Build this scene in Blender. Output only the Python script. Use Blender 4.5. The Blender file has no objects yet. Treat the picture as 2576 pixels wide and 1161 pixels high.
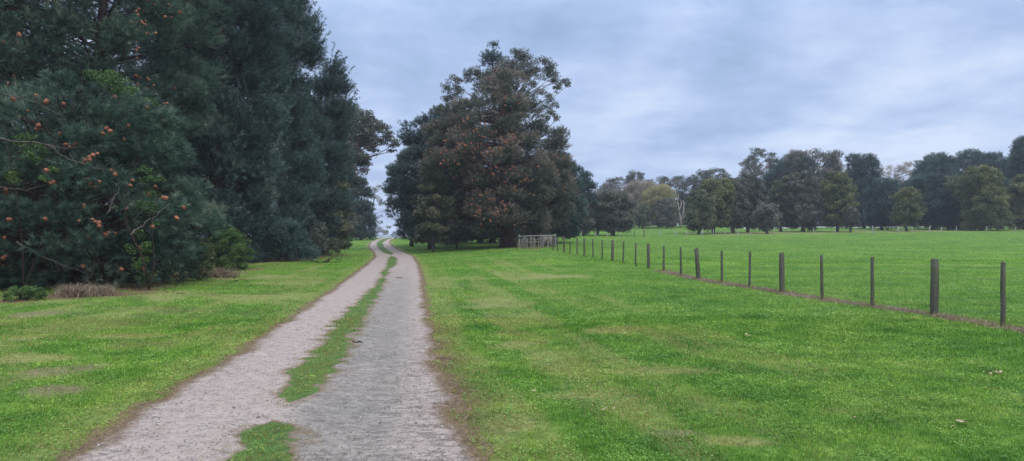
import bpy, math, random
import numpy as np
from mathutils import Vector
C = bpy.context.scene
COL = C.collection
rad = math.radians
RNG = np.random.default_rng(7)

# ------------------------------------------------------------------ camera
EYE = 1.6
F, CX, HY = 1900.0, 1288.0, 597.0          # focal length, centre column and eye level in photo pixels (2576 wide)
cam = bpy.data.cameras.new('camera')
cam.lens = 36 * F / 2576; cam.sensor_width = 36; cam.clip_end = 8000; cam.clip_start = 0.1
camo = bpy.data.objects.new('camera', cam); COL.objects.link(camo)
camo.location = (0, 0, EYE); camo.rotation_euler = (rad(90 + math.degrees(math.atan(16.5 / F))), 0, 0)
C.camera = camo

# ------------------------------------------------------------------ light
SUN_EL, SUN_AZ = 52, 150                   # behind the camera, to the right, through cloud
world = bpy.data.worlds.new('World'); C.world = world; world.use_nodes = True
wt = world.node_tree; wt.nodes.clear()
def N(nt, typ, inputs=None, **kw):
    n = nt.nodes.new(typ)
    for k, v in kw.items(): setattr(n, k, v)
    for k, v in (inputs or {}).items():
        s = n.inputs[k]
        if isinstance(v, bpy.types.NodeSocket): nt.links.new(v, s)
        else: s.default_value = v
    return n
def ramp(nt, fac, stops, interp='LINEAR'):
    n = nt.nodes.new('ShaderNodeValToRGB'); nt.links.new(fac, n.inputs[0]); cr = n.color_ramp; cr.interpolation = interp
    while len(cr.elements) < len(stops): cr.elements.new(0.5)
    for e, (p, c) in zip(cr.elements, stops):
        e.position = p; e.color = (c[0], c[1], c[2], 1) if hasattr(c, '__len__') else (c, c, c, 1)
    return n.outputs[0]
def math_(nt, op, a, b=None, c=None, clamp=False):
    ins = {0: a}
    if b is not None: ins[1] = b
    if c is not None: ins[2] = c
    return N(nt, 'ShaderNodeMath', ins, operation=op, use_clamp=clamp).outputs[0]
def mix(nt, f, a, b, mode='MIX'):
    n = N(nt, 'ShaderNodeMix', data_type='RGBA', blend_type=mode)
    for s, v in ((n.inputs[0], f), (n.inputs[6], a), (n.inputs[7], b)):
        if isinstance(v, bpy.types.NodeSocket): nt.links.new(v, s)
        elif hasattr(v, '__len__'): s.default_value = (v[0], v[1], v[2], 1)
        else: s.default_value = v
    return n.outputs[2]
sky = N(wt, 'ShaderNodeTexSky', sky_type='NISHITA', sun_disc=False, sun_elevation=rad(SUN_EL), sun_rotation=rad(SUN_AZ), dust_density=2.0)
geo = N(wt, 'ShaderNodeTexCoord').outputs['Generated']
sep = N(wt, 'ShaderNodeSeparateXYZ', {0: geo})
zc = math_(wt, 'MAXIMUM', sep.outputs[2], 0.0)
den = math_(wt, 'ADD', zc, 0.19)
cu = math_(wt, 'DIVIDE', sep.outputs[0], den); cv = math_(wt, 'DIVIDE', sep.outputs[1], den)
cvec = N(wt, 'ShaderNodeCombineXYZ', {0: cu, 1: cv, 2: zc}).outputs[0]
n1 = N(wt, 'ShaderNodeTexNoise', {'Vector': cvec, 'Scale': 1.0, 'Detail': 6.0, 'Roughness': 0.55, 'Distortion': 0.25}).outputs[0]
n2 = N(wt, 'ShaderNodeTexNoise', {'Vector': cvec, 'Scale': 3.6, 'Detail': 6.0, 'Roughness': 0.58, 'Distortion': 0.15}).outputs[0]
cl = math_(wt, 'ADD', math_(wt, 'MULTIPLY', n1, 0.68), math_(wt, 'MULTIPLY', n2, 0.32))
cloud = ramp(wt, cl, [(0.35, (0.29, 0.40, 0.62)), (0.45, (0.385, 0.50, 0.75)), (0.53, (0.49, 0.605, 0.84)), (0.62, (0.63, 0.72, 0.91))])
# an overcast sky is about three times brighter overhead than at the horizon
lift = math_(wt, 'ADD', 1.0, math_(wt, 'MULTIPLY', math_(wt, 'SMOOTH_MAX', math_(wt, 'SUBTRACT', zc, 0.28), 0.0, 0.1), 3.6))
cloud2 = mix(wt, 1.0, cloud, N(wt, 'ShaderNodeCombineXYZ', {0: lift, 1: lift, 2: lift}).outputs[0], 'MULTIPLY')
cloud3 = mix(wt, math_(wt, 'MULTIPLY', math_(wt, 'SUBTRACT', zc, 0.3, clamp=True), 1.3, clamp=True), cloud2, mix(wt, 1.0, cloud2, (1.12, 1.0, 0.84), 'MULTIPLY'))
skyc = mix(wt, 1.0, sky.outputs[0], (0.09, 0.09, 0.09), 'MULTIPLY')
final = mix(wt, 0.9, skyc, cloud3)
bg = N(wt, 'ShaderNodeBackground', {'Color': final, 'Strength': 1.0})
wo = N(wt, 'ShaderNodeOutputWorld', {'Surface': bg.outputs[0]})

sl = bpy.data.lights.new('sun', 'SUN'); sl.energy = 1.7; sl.angle = rad(18); sl.color = (1, 0.96, 0.9)
so = bpy.data.objects.new('sun', sl); COL.objects.link(so)
sd = Vector((math.sin(rad(SUN_AZ)) * math.cos(rad(SUN_EL)), math.cos(rad(SUN_AZ)) * math.cos(rad(SUN_EL)), math.sin(rad(SUN_EL))))
so.rotation_euler = sd.to_track_quat('Z', 'Y').to_euler(); so.location = (20, -30, 60)
C.view_settings.view_transform = 'Standard'; C.view_settings.look = 'None'
C.view_settings.exposure = 0.22; C.view_settings.gamma = 1.0
try:
    C.cycles.max_bounces = 5; C.cycles.diffuse_bounces = 3; C.cycles.transmission_bounces = 2; C.cycles.transparent_max_bounces = 4
except Exception: pass

# ------------------------------------------------------------------ numeric helpers
def hash2(ix, iy, seed=0):
    h = (ix.astype(np.int64) * 374761393 + iy.astype(np.int64) * 668265263 + seed * 1274126177) & 0xffffffff
    h = ((h ^ (h >> 13)) * 1103515245) & 0xffffffff
    return ((h ^ (h >> 16)) & 0xffff) / 65535.0
def vnoise(x, y, s, seed=0, oct=1):
    out = 0; amp = 1; tot = 0
    for o in range(oct):
        X = np.asarray(x) / s; Y = np.asarray(y) / s
        ix = np.floor(X); iy = np.floor(Y); fx = X - ix; fy = Y - iy
        fx = fx * fx * (3 - 2 * fx); fy = fy * fy * (3 - 2 * fy)
        a = hash2(ix, iy, seed + o); b = hash2(ix + 1, iy, seed + o); c = hash2(ix, iy + 1, seed + o); d = hash2(ix + 1, iy + 1, seed + o)
        out = out + amp * ((a * (1 - fx) + b * fx) * (1 - fy) + (c * (1 - fx) + d * fx) * fy)
        tot += amp; amp *= 0.5; s *= 0.5
    return out / tot
def sstep(a, b, x):
    t = np.clip((x - a) / (b - a), 0, 1); return t * t * (3 - 2 * t)
def unit(v): return v / np.maximum(np.linalg.norm(v, axis=-1, keepdims=True), 1e-9)

# ground height: profiles of height against distance for a fan of headings
COLS = [
 (1000, [(0, 0), (62, 0), (76, .04), (90, .4), (105, .8), (120, 1.2), (140, 1.53), (152, 1.5), (180, .8), (260, -2), (400, -5), (3000, -9)]),
 (1140, [(0, 0), (40, .03), (60, .1), (70, .35), (100, .95), (120, 1.3), (140, 1.53), (152, 1.5), (190, 1.2), (260, -1), (400, -4), (3000, -9)]),
 (1290, [(0, 0), (28, 0), (50, .3), (70, .68), (100, 1.15), (130, 1.5), (160, 1.7), (200, 1.8), (400, 0), (3000, -9)]),
 (1420, [(0, 0), (25, 0), (35, .085), (42, .22), (55, .45), (70, .8), (100, 1.5), (120, 1.9), (150, 2.6), (200, 3.5), (400, 3), (3000, -9)]),
 (1541, [(0, 0), (25, 0), (35, .085), (42, .22), (60, .55), (70, .8), (115, 1.84), (150, 3), (200, 4.6), (400, 5), (3000, -9)]),
 (2000, [(0, 0), (24, 0), (35, .1), (55, .45), (90, 1.3), (118, 2.2), (145, 3.2), (190, 4.7), (400, 5), (3000, -9)]),
 (2576, [(0, 0), (20, 0), (35, .1), (55, .5), (90, 1.5), (118, 2.6), (145, 3.5), (190, 4.7), (400, 5), (3000, -9)])]
DK = np.concatenate([np.arange(0, 210, 5), [230, 260, 300, 400, 800, 3000]]).astype(float)
ZT = np.array([np.interp(DK, [a for a, b in t], [b for a, b in t]) for p, t in COLS])
PX = np.array([p for p, t in COLS], float)
def gz(x, y, rough=True):
    x = np.asarray(x, float); y = np.asarray(y, float)
    yy = np.maximum(y, 1.0)
    p = np.clip(CX + F * x / yy, PX[0], PX[-1] - 1e-6)
    i = np.clip(np.searchsorted(PX, p, side='right') - 1, 0, len(PX) - 2)
    t = (p - PX[i]) / (PX[i + 1] - PX[i])
    d = np.clip(yy, 0, 2999)
    j = np.clip(np.searchsorted(DK, d, side='right') - 1, 0, len(DK) - 2)
    u = (d - DK[j]) / (DK[j + 1] - DK[j])
    z = (ZT[i, j] * (1 - u) + ZT[i, j + 1] * u) * (1 - t) + (ZT[i + 1, j] * (1 - u) + ZT[i + 1, j + 1] * u) * t
    if rough:
        k = sstep(0.2, 1.5, -rdist(x, y))
        z = z + k * ((vnoise(x, y, 2.3, 3, 2) - .5) * 0.07 + (vnoise(x, y, 9, 5) - .5) * .12 * sstep(12, 30, yy))
        z = z - 0.06 * sstep(-.05, 0.12, rdist(x, y))          # bed under the road sheet
    return z
# road edges: distance, left column, right column
RT = np.array([(5.4, 175, 1215), (7.54, 400, 1118), (10, 590, 1090), (15, 735, 1078), (24.7, 850, 1064), (36.6, 905, 1057), (44, 924, 1053), (60, 945, 1040),
               (76, 941, 1015), (90, 928, 990), (105, 931, 979), (120, 947, 985), (132, 962, 997), (142, 976, 1010)], float)
ry = np.concatenate([[-6, 2.5], RT[:, 0], [170, 200]])
rl = np.concatenate([[-2.2, -2.85], (RT[:, 1] - CX) * RT[:, 0] / F, [-20.5, -20]])
rr = np.concatenate([[1.3, 0.3], (RT[:, 2] - CX) * RT[:, 0] / F, [-17.5, -17]])
def smooth_tab(xs, ys):
    g = np.arange(-6, 200, 0.5); v = np.interp(g, xs, ys)
    for _ in range(3):
        k = np.ones(5) / 5; v = np.convolve(np.pad(v, 2, 'edge'), k, 'valid')
    return g, v
RG, RL = smooth_tab(ry, rl); _, RR = smooth_tab(ry, rr)
ST = np.array([(3, 470, .26), (5.4, 650, .33), (6.1, 668, .34), (6.4, 684, .2), (6.75, 700, -.3), (7.1, 720, -.1), (7.5, 742, .2), (9, 790, .34), (10, 822, .28), (15, 888, .3), (20, 930, .24), (24.7, 954, .2), (28, 963, .18),
               (30, 966, .1), (33, 969, .26), (36.6, 972, .12), (42, 984, .3), (50, 987, .36), (58, 988, .36), (63, 985, .0), (66, 983, .05), (72, 980, .45), (90, 957, .46), (105, 955, .46), (120, 967, .5), (132, 980, .5), (142, 992, .5)], float)
def strip(y):
    c = np.interp(y, ST[:, 0], (ST[:, 1] - CX) * ST[:, 0] / F); h = np.interp(y, ST[:, 0], ST[:, 2]); return c, h
def rdist(x, y):                              # + inside the road, - outside, metres
    return np.minimum(x - np.interp(y, RG, RL), np.interp(y, RG, RR) - x) + (vnoise(x, y, .5, 11, 3) - .5) * .3 - 0.05
def sdist(x, y):                              # + inside the grassed centre
    c, h = strip(y); return h - .08 - np.abs(x - c) + (vnoise(x, y, .3, 21, 4) - .5) * .42 + (vnoise(x, y, .09, 22, 2) - .5) * .16
def gravel(x, y): return np.minimum(rdist(x, y), -sdist(x, y))
def at(px, d, z=None, y=None):
    x = (px - CX) * d / F
    if y is not None: return Vector((x, d, EYE + (HY - y) * d / F))
    return Vector((x, d, float(gz(x, d)) if z is None else z))
def hit(px, py):                              # ground point seen at a pixel
    d = 3.0
    while d < 260:
        x = (px - CX) * d / F
        if EYE + (HY - py) * d / F <= float(gz(x, d)): break
        d *= 1.01
    return Vector(((px - CX) * d / F, d, float(gz((px - CX) * d / F, d))))
# bare, dry and litter patches: (px, py, half width px, half height px, kind)
PATCH = [(90, 792, 80, 9, 'bare'), (60, 855, 90, 10, 'dry'), (60, 905, 110, 12, 'dry'), (200, 930, 120, 14, 'bare'), (120, 985, 70, 12, 'bare'), (290, 728, 140, 24, 'litter'), (190, 742, 60, 12, 'litter'),
         (530, 688, 75, 16, 'litter'), (430, 745, 90, 8, 'dry'), (600, 750, 140, 8, 'dry'), (740, 650, 90, 10, 'litter'), (660, 662, 70, 8, 'dry'), (640, 700, 110, 6, 'dry'), (300, 850, 130, 8, 'dry'),
         (1290, 630, 45, 5, 'litter'), (1180, 600, 110, 6, 'shade'), (1560, 830, 70, 10, 'dry'), (1290, 870, 70, 25, 'dry'), (1480, 1000, 130, 14, 'dry'), (1640, 940, 110, 12, 'dry'), (1840, 1110, 120, 12, 'dry'),
         (1290, 1060, 70, 20, 'dry'), (1390, 700, 80, 7, 'dry'), (1250, 760, 70, 16, 'dry'), (2080, 1040, 120, 8, 'dry'), (1700, 1090, 60, 8, 'bare'), (1540, 1010, 40, 6, 'bare'), (1340, 640, 50, 4, 'litter'),
         (2100, 584, 300, 2.6, 'dry'), (2350, 581, 200, 2.4, 'dry'), (1900, 590, 160, 2.2, 'dry'), (2250, 583, 250, 2.4, 'dry')]
PW = []
for px, py, hw, hh, k in PATCH:
    d = EYE * F / max(py - HY, 2.5) if py > 625 else None
    if d is None:
        p = hit(px, py); d = p.y; x = p.x; dd = 7.0
    else:
        x = (px - CX) * d / F; dd = hh * d * d / (EYE * F)
    PW.append((x, d, hw * d / F, dd, k))
FENCE = [(13.4, 2522), (15.6, 2350), (17.7, 2194), (19.9, 2068), (22.1, 1967), (24.3, 1886), (26.4, 1816), (28.6, 1757), (30.8, 1713), (33.0, 1670), (35.1, 1632), (37.3, 1599), (39.4, 1568), (41.6, 1541), (43.8, 1515), (45.9, 1492), (48.1, 1470), (50.2, 1452), (52.4, 1434), (54.6, 1419)]
FX = np.array([(p - CX) * d / F for d, p in FENCE]); FY = np.array([d for d, p in FENCE])
def fenceline(x, y):                          # distance to the sprayed strip under the wire fence
    y2 = np.clip(y, 6, 33); fx = np.interp(y, np.concatenate([[5], FY]), np.concatenate([[8.35], FX]))
    return np.abs(x - fx) + 10 * np.maximum(0, y - 33.5) + (vnoise(x, y, .6, 31, 2) - .5) * .35
def masks(x, y):
    bare = np.zeros_like(x); dry = np.zeros_like(x); lit = np.zeros_like(x)
    nz = vnoise(x, y, .9, 41, 4)
    for cx, cy, hx, hy, k in PW:
        r = np.sqrt(((x - cx) / hx) ** 2 + ((y - cy) / hy) ** 2); m = sstep(1.35, .3, r + (nz - .5) * 2.6)
        if k == 'bare': bare = np.maximum(bare, m * .75)
        elif k == 'dry': dry = np.maximum(dry, m * .9)
        elif k == 'litter': lit = np.maximum(lit, m)
    rd = rdist(x, y); sd_ = sdist(x, y)
    edge = sstep(-.22, .0, rd) * (.5 + .5 * vnoise(x, y, .4, 43, 2))
    wide = sstep(-.6, -.1, rd) * sstep(5, 8, y) * sstep(17, 11, y) * (x > -2.0) * sstep(.3, .6, vnoise(x, y, .5, 44, 3))
    dry = np.maximum(dry, sstep(-.85, -.1, rd) * .6 * (.5 + vnoise(x, y, .6, 55, 2)))
    lit = np.maximum(lit, np.maximum(edge * .7, wide))
    cs = (1 - sstep(.02, .26, sd_)) * sstep(-.3, -.08, sd_)
    lit = np.maximum(lit, cs * .6); dry = np.maximum(dry, sstep(-.2, .05, sd_) * vnoise(x, y, .45, 56, 3) * .9)
    lit = np.maximum(lit, sstep(.42, .2, fenceline(x, y)) * 1.0)
    # wheel and mower lines that run alongside the road
    off = x - np.interp(y, RG, RR)
    ln = vnoise(off * 2.2, y * .08, 1.0, 51, 2) * .6 + vnoise(x, y, 2.4, 52, 3) * .4
    near = sstep(60, 35, y) * sstep(7.5, 5, off)
    dry = np.maximum(dry, sstep(.47, .72, ln) * .62 * near * (1 - bare))
    dry = np.maximum(dry, sstep(.45, .7, vnoise(x * .8, y * .6, 1.6, 53, 4)) * .65 * (off < -2.5) * sstep(40, 25, y)); lit = np.maximum(lit, sstep(.62, .8, vnoise(x, y, 1.4, 54, 4)) * .5 * (off < -3) * sstep(40, 25, y))
    # a sheltered floor of needles beneath the plantation
    fl = sstep(0.5, 2.5, np.interp(y, [0, 10, 18, 24, 33, 45, 60, 90, 200], [-10.5, -11, -12.5, -13.0, -15.0, -15.5, -17.5, -27, -45]) - x)
    lit = np.maximum(lit, fl * .7 * sstep(14, 20, y))
    return np.clip(bare, 0, 1), np.clip(dry, 0, 1), np.clip(lit, 0, 1)

# ------------------------------------------------------------------ object helpers
def tag(o, label=None, cat=None, group=None, kind=None):
    if label: o['label'] = label
    if cat: o['category'] = cat
    if group: o['group'] = group
    if kind: o['kind'] = kind
    return o
def empty(name, loc, label, cat, group=None):
    o = bpy.data.objects.new(name, None); COL.objects.link(o); o.location = loc; o.empty_display_size = .3
    return tag(o, label, cat, group)
def mesh_np(name, verts, faces, mat, parent=None, attrs=None, smooth=False, loc=None):
    """faces: list of (k, index array of shape (n,k))"""
    me = bpy.data.meshes.new(name)
    verts = np.asarray(verts, np.float32)
    me.vertices.add(len(verts)); me.vertices.foreach_set('co', verts.ravel())
    loops = np.concatenate([f.ravel() for f in faces]).astype(np.int32)
    tot = np.concatenate([np.full(len(f), f.shape[1]) for f in faces]).astype(np.int32)
    start = np.concatenate([[0], np.cumsum(tot)[:-1]]).astype(np.int32)
    me.loops.add(len(loops)); me.loops.foreach_set('vertex_index', loops)
    me.polygons.add(len(tot)); me.polygons.foreach_set('loop_start', start); me.polygons.foreach_set('loop_total', tot)
    if smooth: me.polygons.foreach_set('use_smooth', np.ones(len(tot), bool))
    for k, a in (attrs or {}).items():
        at_ = me.attributes.new(k, 'FLOAT', 'POINT'); at_.data.foreach_set('value', np.asarray(a, np.float32))
    me.update(calc_edges=True)
    if mat: me.materials.append(mat)
    o = bpy.data.objects.new(name, me); COL.objects.link(o)
    if parent: o.parent = parent
    if loc is not None: o.location = loc
    return o
class Geo:
    def __init__(s): s.v = []; s.f = {}; s.n = 0; s.a = []
    def add(s, v, f, val=0.5):
        v = np.asarray(v, np.float32).reshape(-1, 3); f = np.asarray(f)
        s.f.setdefault(f.shape[1], []).append(f + s.n); s.v.append(v); s.n += len(v)
        s.a.append(np.broadcast_to(np.asarray(val, np.float32), (len(v),)))
    def tube(s, pts, radii, sides=6, val=0.5, cap=True, jit=0.0):
        pts = np.asarray(pts, float); radii = np.asarray(radii, float); n = len(pts)
        t = unit(np.gradient(pts, axis=0)); ref = np.array([0, 0, 1.0]) if abs(t[0][2]) < .8 else np.array([1.0, 0, 0])
        a = unit(np.cross(t, ref)); b = np.cross(t, a)
        th = np.linspace(0, 2 * np.pi, sides, endpoint=False)
        r = radii[:, None] * (1 + jit * (RNG.random((n, sides)) - .5))
        v = pts[:, None] + a[:, None] * (np.cos(th) * r)[:, :, None] + b[:, None] * (np.sin(th) * r)[:, :, None]
        i = np.arange(n - 1)[:, None] * sides; j = np.arange(sides)[None]; k = (j + 1) % sides
        f = np.stack([i + j, i + k, i + sides + k, i + sides + j], -1).reshape(-1, 4)
        base = s.n; s.add(v.reshape(-1, 3), f, val)
        if cap:
            m = np.array([pts[0], pts[-1]]); jj = np.arange(sides); kk = (jj + 1) % sides
            f = np.concatenate([np.stack([np.full(sides, n * sides), kk, jj], -1), np.stack([np.full(sides, n * sides + 1), (n - 1) * sides + jj, (n - 1) * sides + kk], -1)])
            s.v.append(m.astype(np.float32)); s.a.append(np.full(2, np.float32(val))); s.f.setdefault(3, []).append(f + base); s.n += 2
    def box(s, c, h, ax=None, val=.5, jit=0):
        q = np.array([(x, y, z) for x in (-1, 1) for y in (-1, 1) for z in (-1, 1)], float) * np.asarray(h)
        if jit: q = q + (RNG.random(q.shape) - .5) * jit
        if ax is not None: q = q @ np.asarray(ax)
        s.add(q + np.asarray(c), [(0, 1, 3, 2), (4, 6, 7, 5), (0, 4, 5, 1), (2, 3, 7, 6), (0, 2, 6, 4), (1, 5, 7, 3)], val)
    def build(s, name, mat, parent=None, smooth=False, loc=None):
        return mesh_np(name, np.concatenate(s.v), [np.concatenate(x) for x in s.f.values()], mat, parent, {'v': np.concatenate(s.a)}, smooth, loc)

# ------------------------------------------------------------------ materials
def new_mat(name):
    m = bpy.data.materials.new(name); m.use_nodes = True; m.node_tree.nodes.clear(); return m, m.node_tree
def out(nt, sh): N(nt, 'ShaderNodeOutputMaterial', {'Surface': sh})
def pos(nt): return N(nt, 'ShaderNodeNewGeometry').outputs['Position']
def noise(nt, scale, detail=4.0, rough=.55, vec=None, dist=0.0):
    return N(nt, 'ShaderNodeTexNoise', {'Vector': vec if vec is not None else pos(nt), 'Scale': scale, 'Detail': detail, 'Roughness': rough, 'Distortion': dist}).outputs[0]
def attr(nt, n): return N(nt, 'ShaderNodeAttribute', attribute_name=n).outputs['Fac']
def leaf_mat(name, stops, trans=.25, rough=.6, spec=.25, big=.35):
    m, nt = new_mat(name)
    v = attr(nt, 'v'); b = noise(nt, big, 2.0)
    f = math_(nt, 'ADD', v, math_(nt, 'MULTIPLY', math_(nt, 'SUBTRACT', b, .5), .7), clamp=True)
    c = ramp(nt, f, stops)
    p = N(nt, 'ShaderNodeBsdfPrincipled', {'Base Color': c, 'Roughness': rough, 'Specular IOR Level': spec}).outputs[0]
    t = N(nt, 'ShaderNodeBsdfTranslucent', {'Color': c}).outputs[0]
    out(nt, N(nt, 'ShaderNodeMixShader', {0: trans, 1: p, 2: t}).outputs[0]); return m
def bark_mat(name, a, b, scale=6.0):
    m, nt = new_mat(name)
    mp = N(nt, 'ShaderNodeMapping', {'Vector': pos(nt), 'Scale': (1, 1, .22)}).outputs[0]
    n = noise(nt, scale, 6.0, .65, mp, .6); c = ramp(nt, n, [(.3, a), (.7, b)])
    bp = N(nt, 'ShaderNodeBump', {'Height': n, 'Strength': .8, 'Distance': .06}).outputs[0]
    out(nt, N(nt, 'ShaderNodeBsdfPrincipled', {'Base Color': c, 'Roughness': .9, 'Specular IOR Level': .1, 'Normal': bp}).outputs[0]); return m

def turf_colour(nt, blade):
    """shared by the soil sheet and the blades so they agree"""
    P = pos(nt); dry, bare, lit = attr(nt, 'dry'), attr(nt, 'bare'), attr(nt, 'lit')
    sx = N(nt, 'ShaderNodeSeparateXYZ', {0: P})
    big = noise(nt, .16, 3.0, .5); mid = noise(nt, 1.3, 4.0, .6); fine = noise(nt, 14.0, 3.0, .7)
    str_ = noise(nt, 1.0, 4.0, .6, N(nt, 'ShaderNodeMapping', {'Vector': P, 'Scale': (.22, 1.1, 1)}).outputs[0], .4)
    g1 = ramp(nt, mid, [(.28, (.065, .185, .016)), (.45, (.120, .275, .024)), (.58, (.170, .33, .036)), (.75, (.25, .385, .07))])
    g2 = ramp(nt, str_, [(.28, (.090, .235, .018)), (.48, (.160, .345, .026)), (.62, (.21, .40, .040)), (.8, (.29, .44, .08))])
    far = N(nt, 'ShaderNodeMapRange', {0: sx.outputs[1], 1: 14.0, 2: 42.0, 3: 0.0, 4: 1.0}, interpolation_type='SMOOTHSTEP').outputs[0]
    g = mix(nt, far, g1, g2)
    g = mix(nt, math_(nt, 'MULTIPLY', ramp(nt, big, [(.35, 0.), (.65, 1.)]), .4), g, (.17, .29, .045))
    g = mix(nt, 1.0, g, ramp(nt, noise(nt, .33, 3.0, .55), [(.36, (.68, .82, .68)), (.5, (.98, .99, .93)), (.62, (1.2, 1.07, 1.15))]), 'MULTIPLY')
    cl_ = math_(nt, 'ADD', math_(nt, 'MULTIPLY', noise(nt, 7.0, 4.0, .7), .6), math_(nt, 'MULTIPLY', noise(nt, 2.2, 2.0, .6), .4))
    g = mix(nt, 1.0, g, ramp(nt, cl_, [(.35, (.48, .60, .5)), (.48, (.9, .95, .9)), (.54, (1.05, 1.03, 1.05)), (.66, (1.5, 1.3, 1.6))]), 'MULTIPLY')
    if blade:
        v = attr(nt, 'v')
        g = mix(nt, 1.0, g, ramp(nt, v, [(0, (.45, .5, .45)), (.5, (1, 1, 1)), (.9, (1.6, 1.4, 1.5)), (1, (2.3, 1.8, 2.8))]), 'MULTIPLY')
        dd = math_(nt, 'GREATER_THAN', math_(nt, 'ADD', dry, 0.02), math_(nt, 'FRACT', math_(nt, 'MULTIPLY', v, 7.31)))
        g = mix(nt, math_(nt, 'MULTIPLY', dd, .8), g, (.36, .31, .10))
        g = mix(nt, math_(nt, 'MULTIPLY', lit, .7), g, (.24, .15, .055))
    else:
        g = mix(nt, .55, g, (.035, .045, .018))
        g = mix(nt, math_(nt, 'MULTIPLY', dry, .75), g, (.25, .25, .10))
        g = mix(nt, 1.0, g, ramp(nt, fine, [(.3, .6), (.7, 1.35)]), 'MULTIPLY')
        g = mix(nt, bare, g, ramp(nt, noise(nt, 9.0, 5.0, .7), [(.3, (.12, .085, .05)), (.7, (.26, .19, .12))]))
        g = mix(nt, lit, g, ramp(nt, noise(nt, 16.0, 5.0, .8), [(.3, (.055, .030, .020)), (.55, (.14, .082, .052)), (.75, (.26, .18, .13))]))
    return g
def turf_mat():
    m, nt = new_mat('turf_soil'); c = turf_colour(nt, False)
    h = noise(nt, 30.0, 4.0, .7)
    bp = N(nt, 'ShaderNodeBump', {'Height': h, 'Strength': .6, 'Distance': .03}).outputs[0]
    out(nt, N(nt, 'ShaderNodeBsdfPrincipled', {'Base Color': c, 'Roughness': .95, 'Specular IOR Level': .1, 'Normal': bp}).outputs[0]); return m
def blade_mat():
    m, nt = new_mat('grass_blade'); c = turf_colour(nt, True)
    p = N(nt, 'ShaderNodeBsdfPrincipled', {'Base Color': c, 'Roughness': .55, 'Specular IOR Level': .3}).outputs[0]
    t = N(nt, 'ShaderNodeBsdfTranslucent', {'Color': c}).outputs[0]
    out(nt, N(nt, 'ShaderNodeMixShader', {0: .3, 1: p, 2: t}).outputs[0]); return m
def road_mat():
    m, nt = new_mat('crushed_rock'); P = pos(nt)
    a, s, rt = attr(nt, 'grav'), attr(nt, 'strip'), attr(nt, 'rut')
    fine = noise(nt, 55.0, 4.0, .75); mid = noise(nt, 5.0, 5.0, .65); big = noise(nt, .8, 3.0)
    wide = noise(nt, 1.0, 5.0, .7, N(nt, 'ShaderNodeMapping', {'Vector': P, 'Scale': (5, 11, 1)}).outputs[0], .8)
    pink = ramp(nt, mid, [(.3, (.262, .206, .170)), (.7, (.352, .285, .242))])
    grey = ramp(nt, mid, [(.3, (.135, .120, .100)), (.7, (.225, .203, .174))])
    c = mix(nt, math_(nt, 'MULTIPLY', rt, ramp(nt, math_(nt, 'ADD', math_(nt, 'MULTIPLY', big, .5), math_(nt, 'MULTIPLY', wide, .5)), [(.35, .45), (.6, 1.0)])), pink, grey)
    c = mix(nt, 1.0, c, ramp(nt, fine, [(.3, .78), (.5, 1.0), (.72, 1.2)]), 'MULTIPLY')
    c = mix(nt, math_(nt, 'MULTIPLY', ramp(nt, wide, [(.51, 0.), (.58, 1.)]), math_(nt, 'ADD', .15, math_(nt, 'MULTIPLY', attr(nt, 'worn'), .6))), c, (.13, .108, .09))
    vor = N(nt, 'ShaderNodeTexVoronoi', {'Vector': P, 'Scale': 38.0}).outputs['Color']
    vs = N(nt, 'ShaderNodeSeparateColor', {0: vor}).outputs[0]
    c = mix(nt, math_(nt, 'MULTIPLY', math_(nt, 'GREATER_THAN', vs, .9), .22), c, (.42, .37, .34))
    c = mix(nt, math_(nt, 'MULTIPLY', math_(nt, 'LESS_THAN', vs, .12), .5), c, (.13, .12, .12))
    # a becomes 1 well inside the gravel; its edge is broken up by noise
    e = math_(nt, 'ADD', a, math_(nt, 'MULTIPLY', math_(nt, 'SUBTRACT', noise(nt, 9.0, 6.0, .8), .5), .9))
    lit = ramp(nt, noise(nt, 22.0, 5.0, .8), [(.3, (.07, .045, .028)), (.55, (.16, .105, .062)), (.75, (.27, .20, .13))])
    grn = ramp(nt, noise(nt, 12.0, 4.0, .7), [(.3, (.03, .07, .014)), (.6, (.07, .14, .025)), (.8, (.16, .15, .06))])
    edge = mix(nt, ramp(nt, s, [(.35, 0.), (.7, 1.)]), lit, grn)
    c = mix(nt, ramp(nt, e, [(.36, 1.), (.72, 0.)]), c, edge)
    h = math_(nt, 'ADD', math_(nt, 'MULTIPLY', fine, .6), math_(nt, 'MULTIPLY', wide, .6))
    bp = N(nt, 'ShaderNodeBump', {'Height': h, 'Strength': .7, 'Distance': .012}).outputs[0]
    out(nt, N(nt, 'ShaderNodeBsdfPrincipled', {'Base Color': c, 'Roughness': .9, 'Specular IOR Level': .2, 'Normal': bp}).outputs[0]); return m
def wood_mat(name, a, b, moss=None):
    m, nt = new_mat(name)
    mp = N(nt, 'ShaderNodeMapping', {'Vector': pos(nt), 'Scale': (9, 9, .9)}).outputs[0]
    n = noise(nt, 4.0, 6.0, .7, mp, .5); c = ramp(nt, n, [(.3, a), (.7, b)])
    if moss: c = mix(nt, ramp(nt, noise(nt, 3.5, 4.0, .65), [(.45, 0.), (.62, .75)]), c, moss)
    bp = N(nt, 'ShaderNodeBump', {'Height': n, 'Strength': .7, 'Distance': .015}).outputs[0]
    out(nt, N(nt, 'ShaderNodeBsdfPrincipled', {'Base Color': c, 'Roughness': .88, 'Specular IOR Level': .15, 'Normal': bp}).outputs[0]); return m
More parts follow.
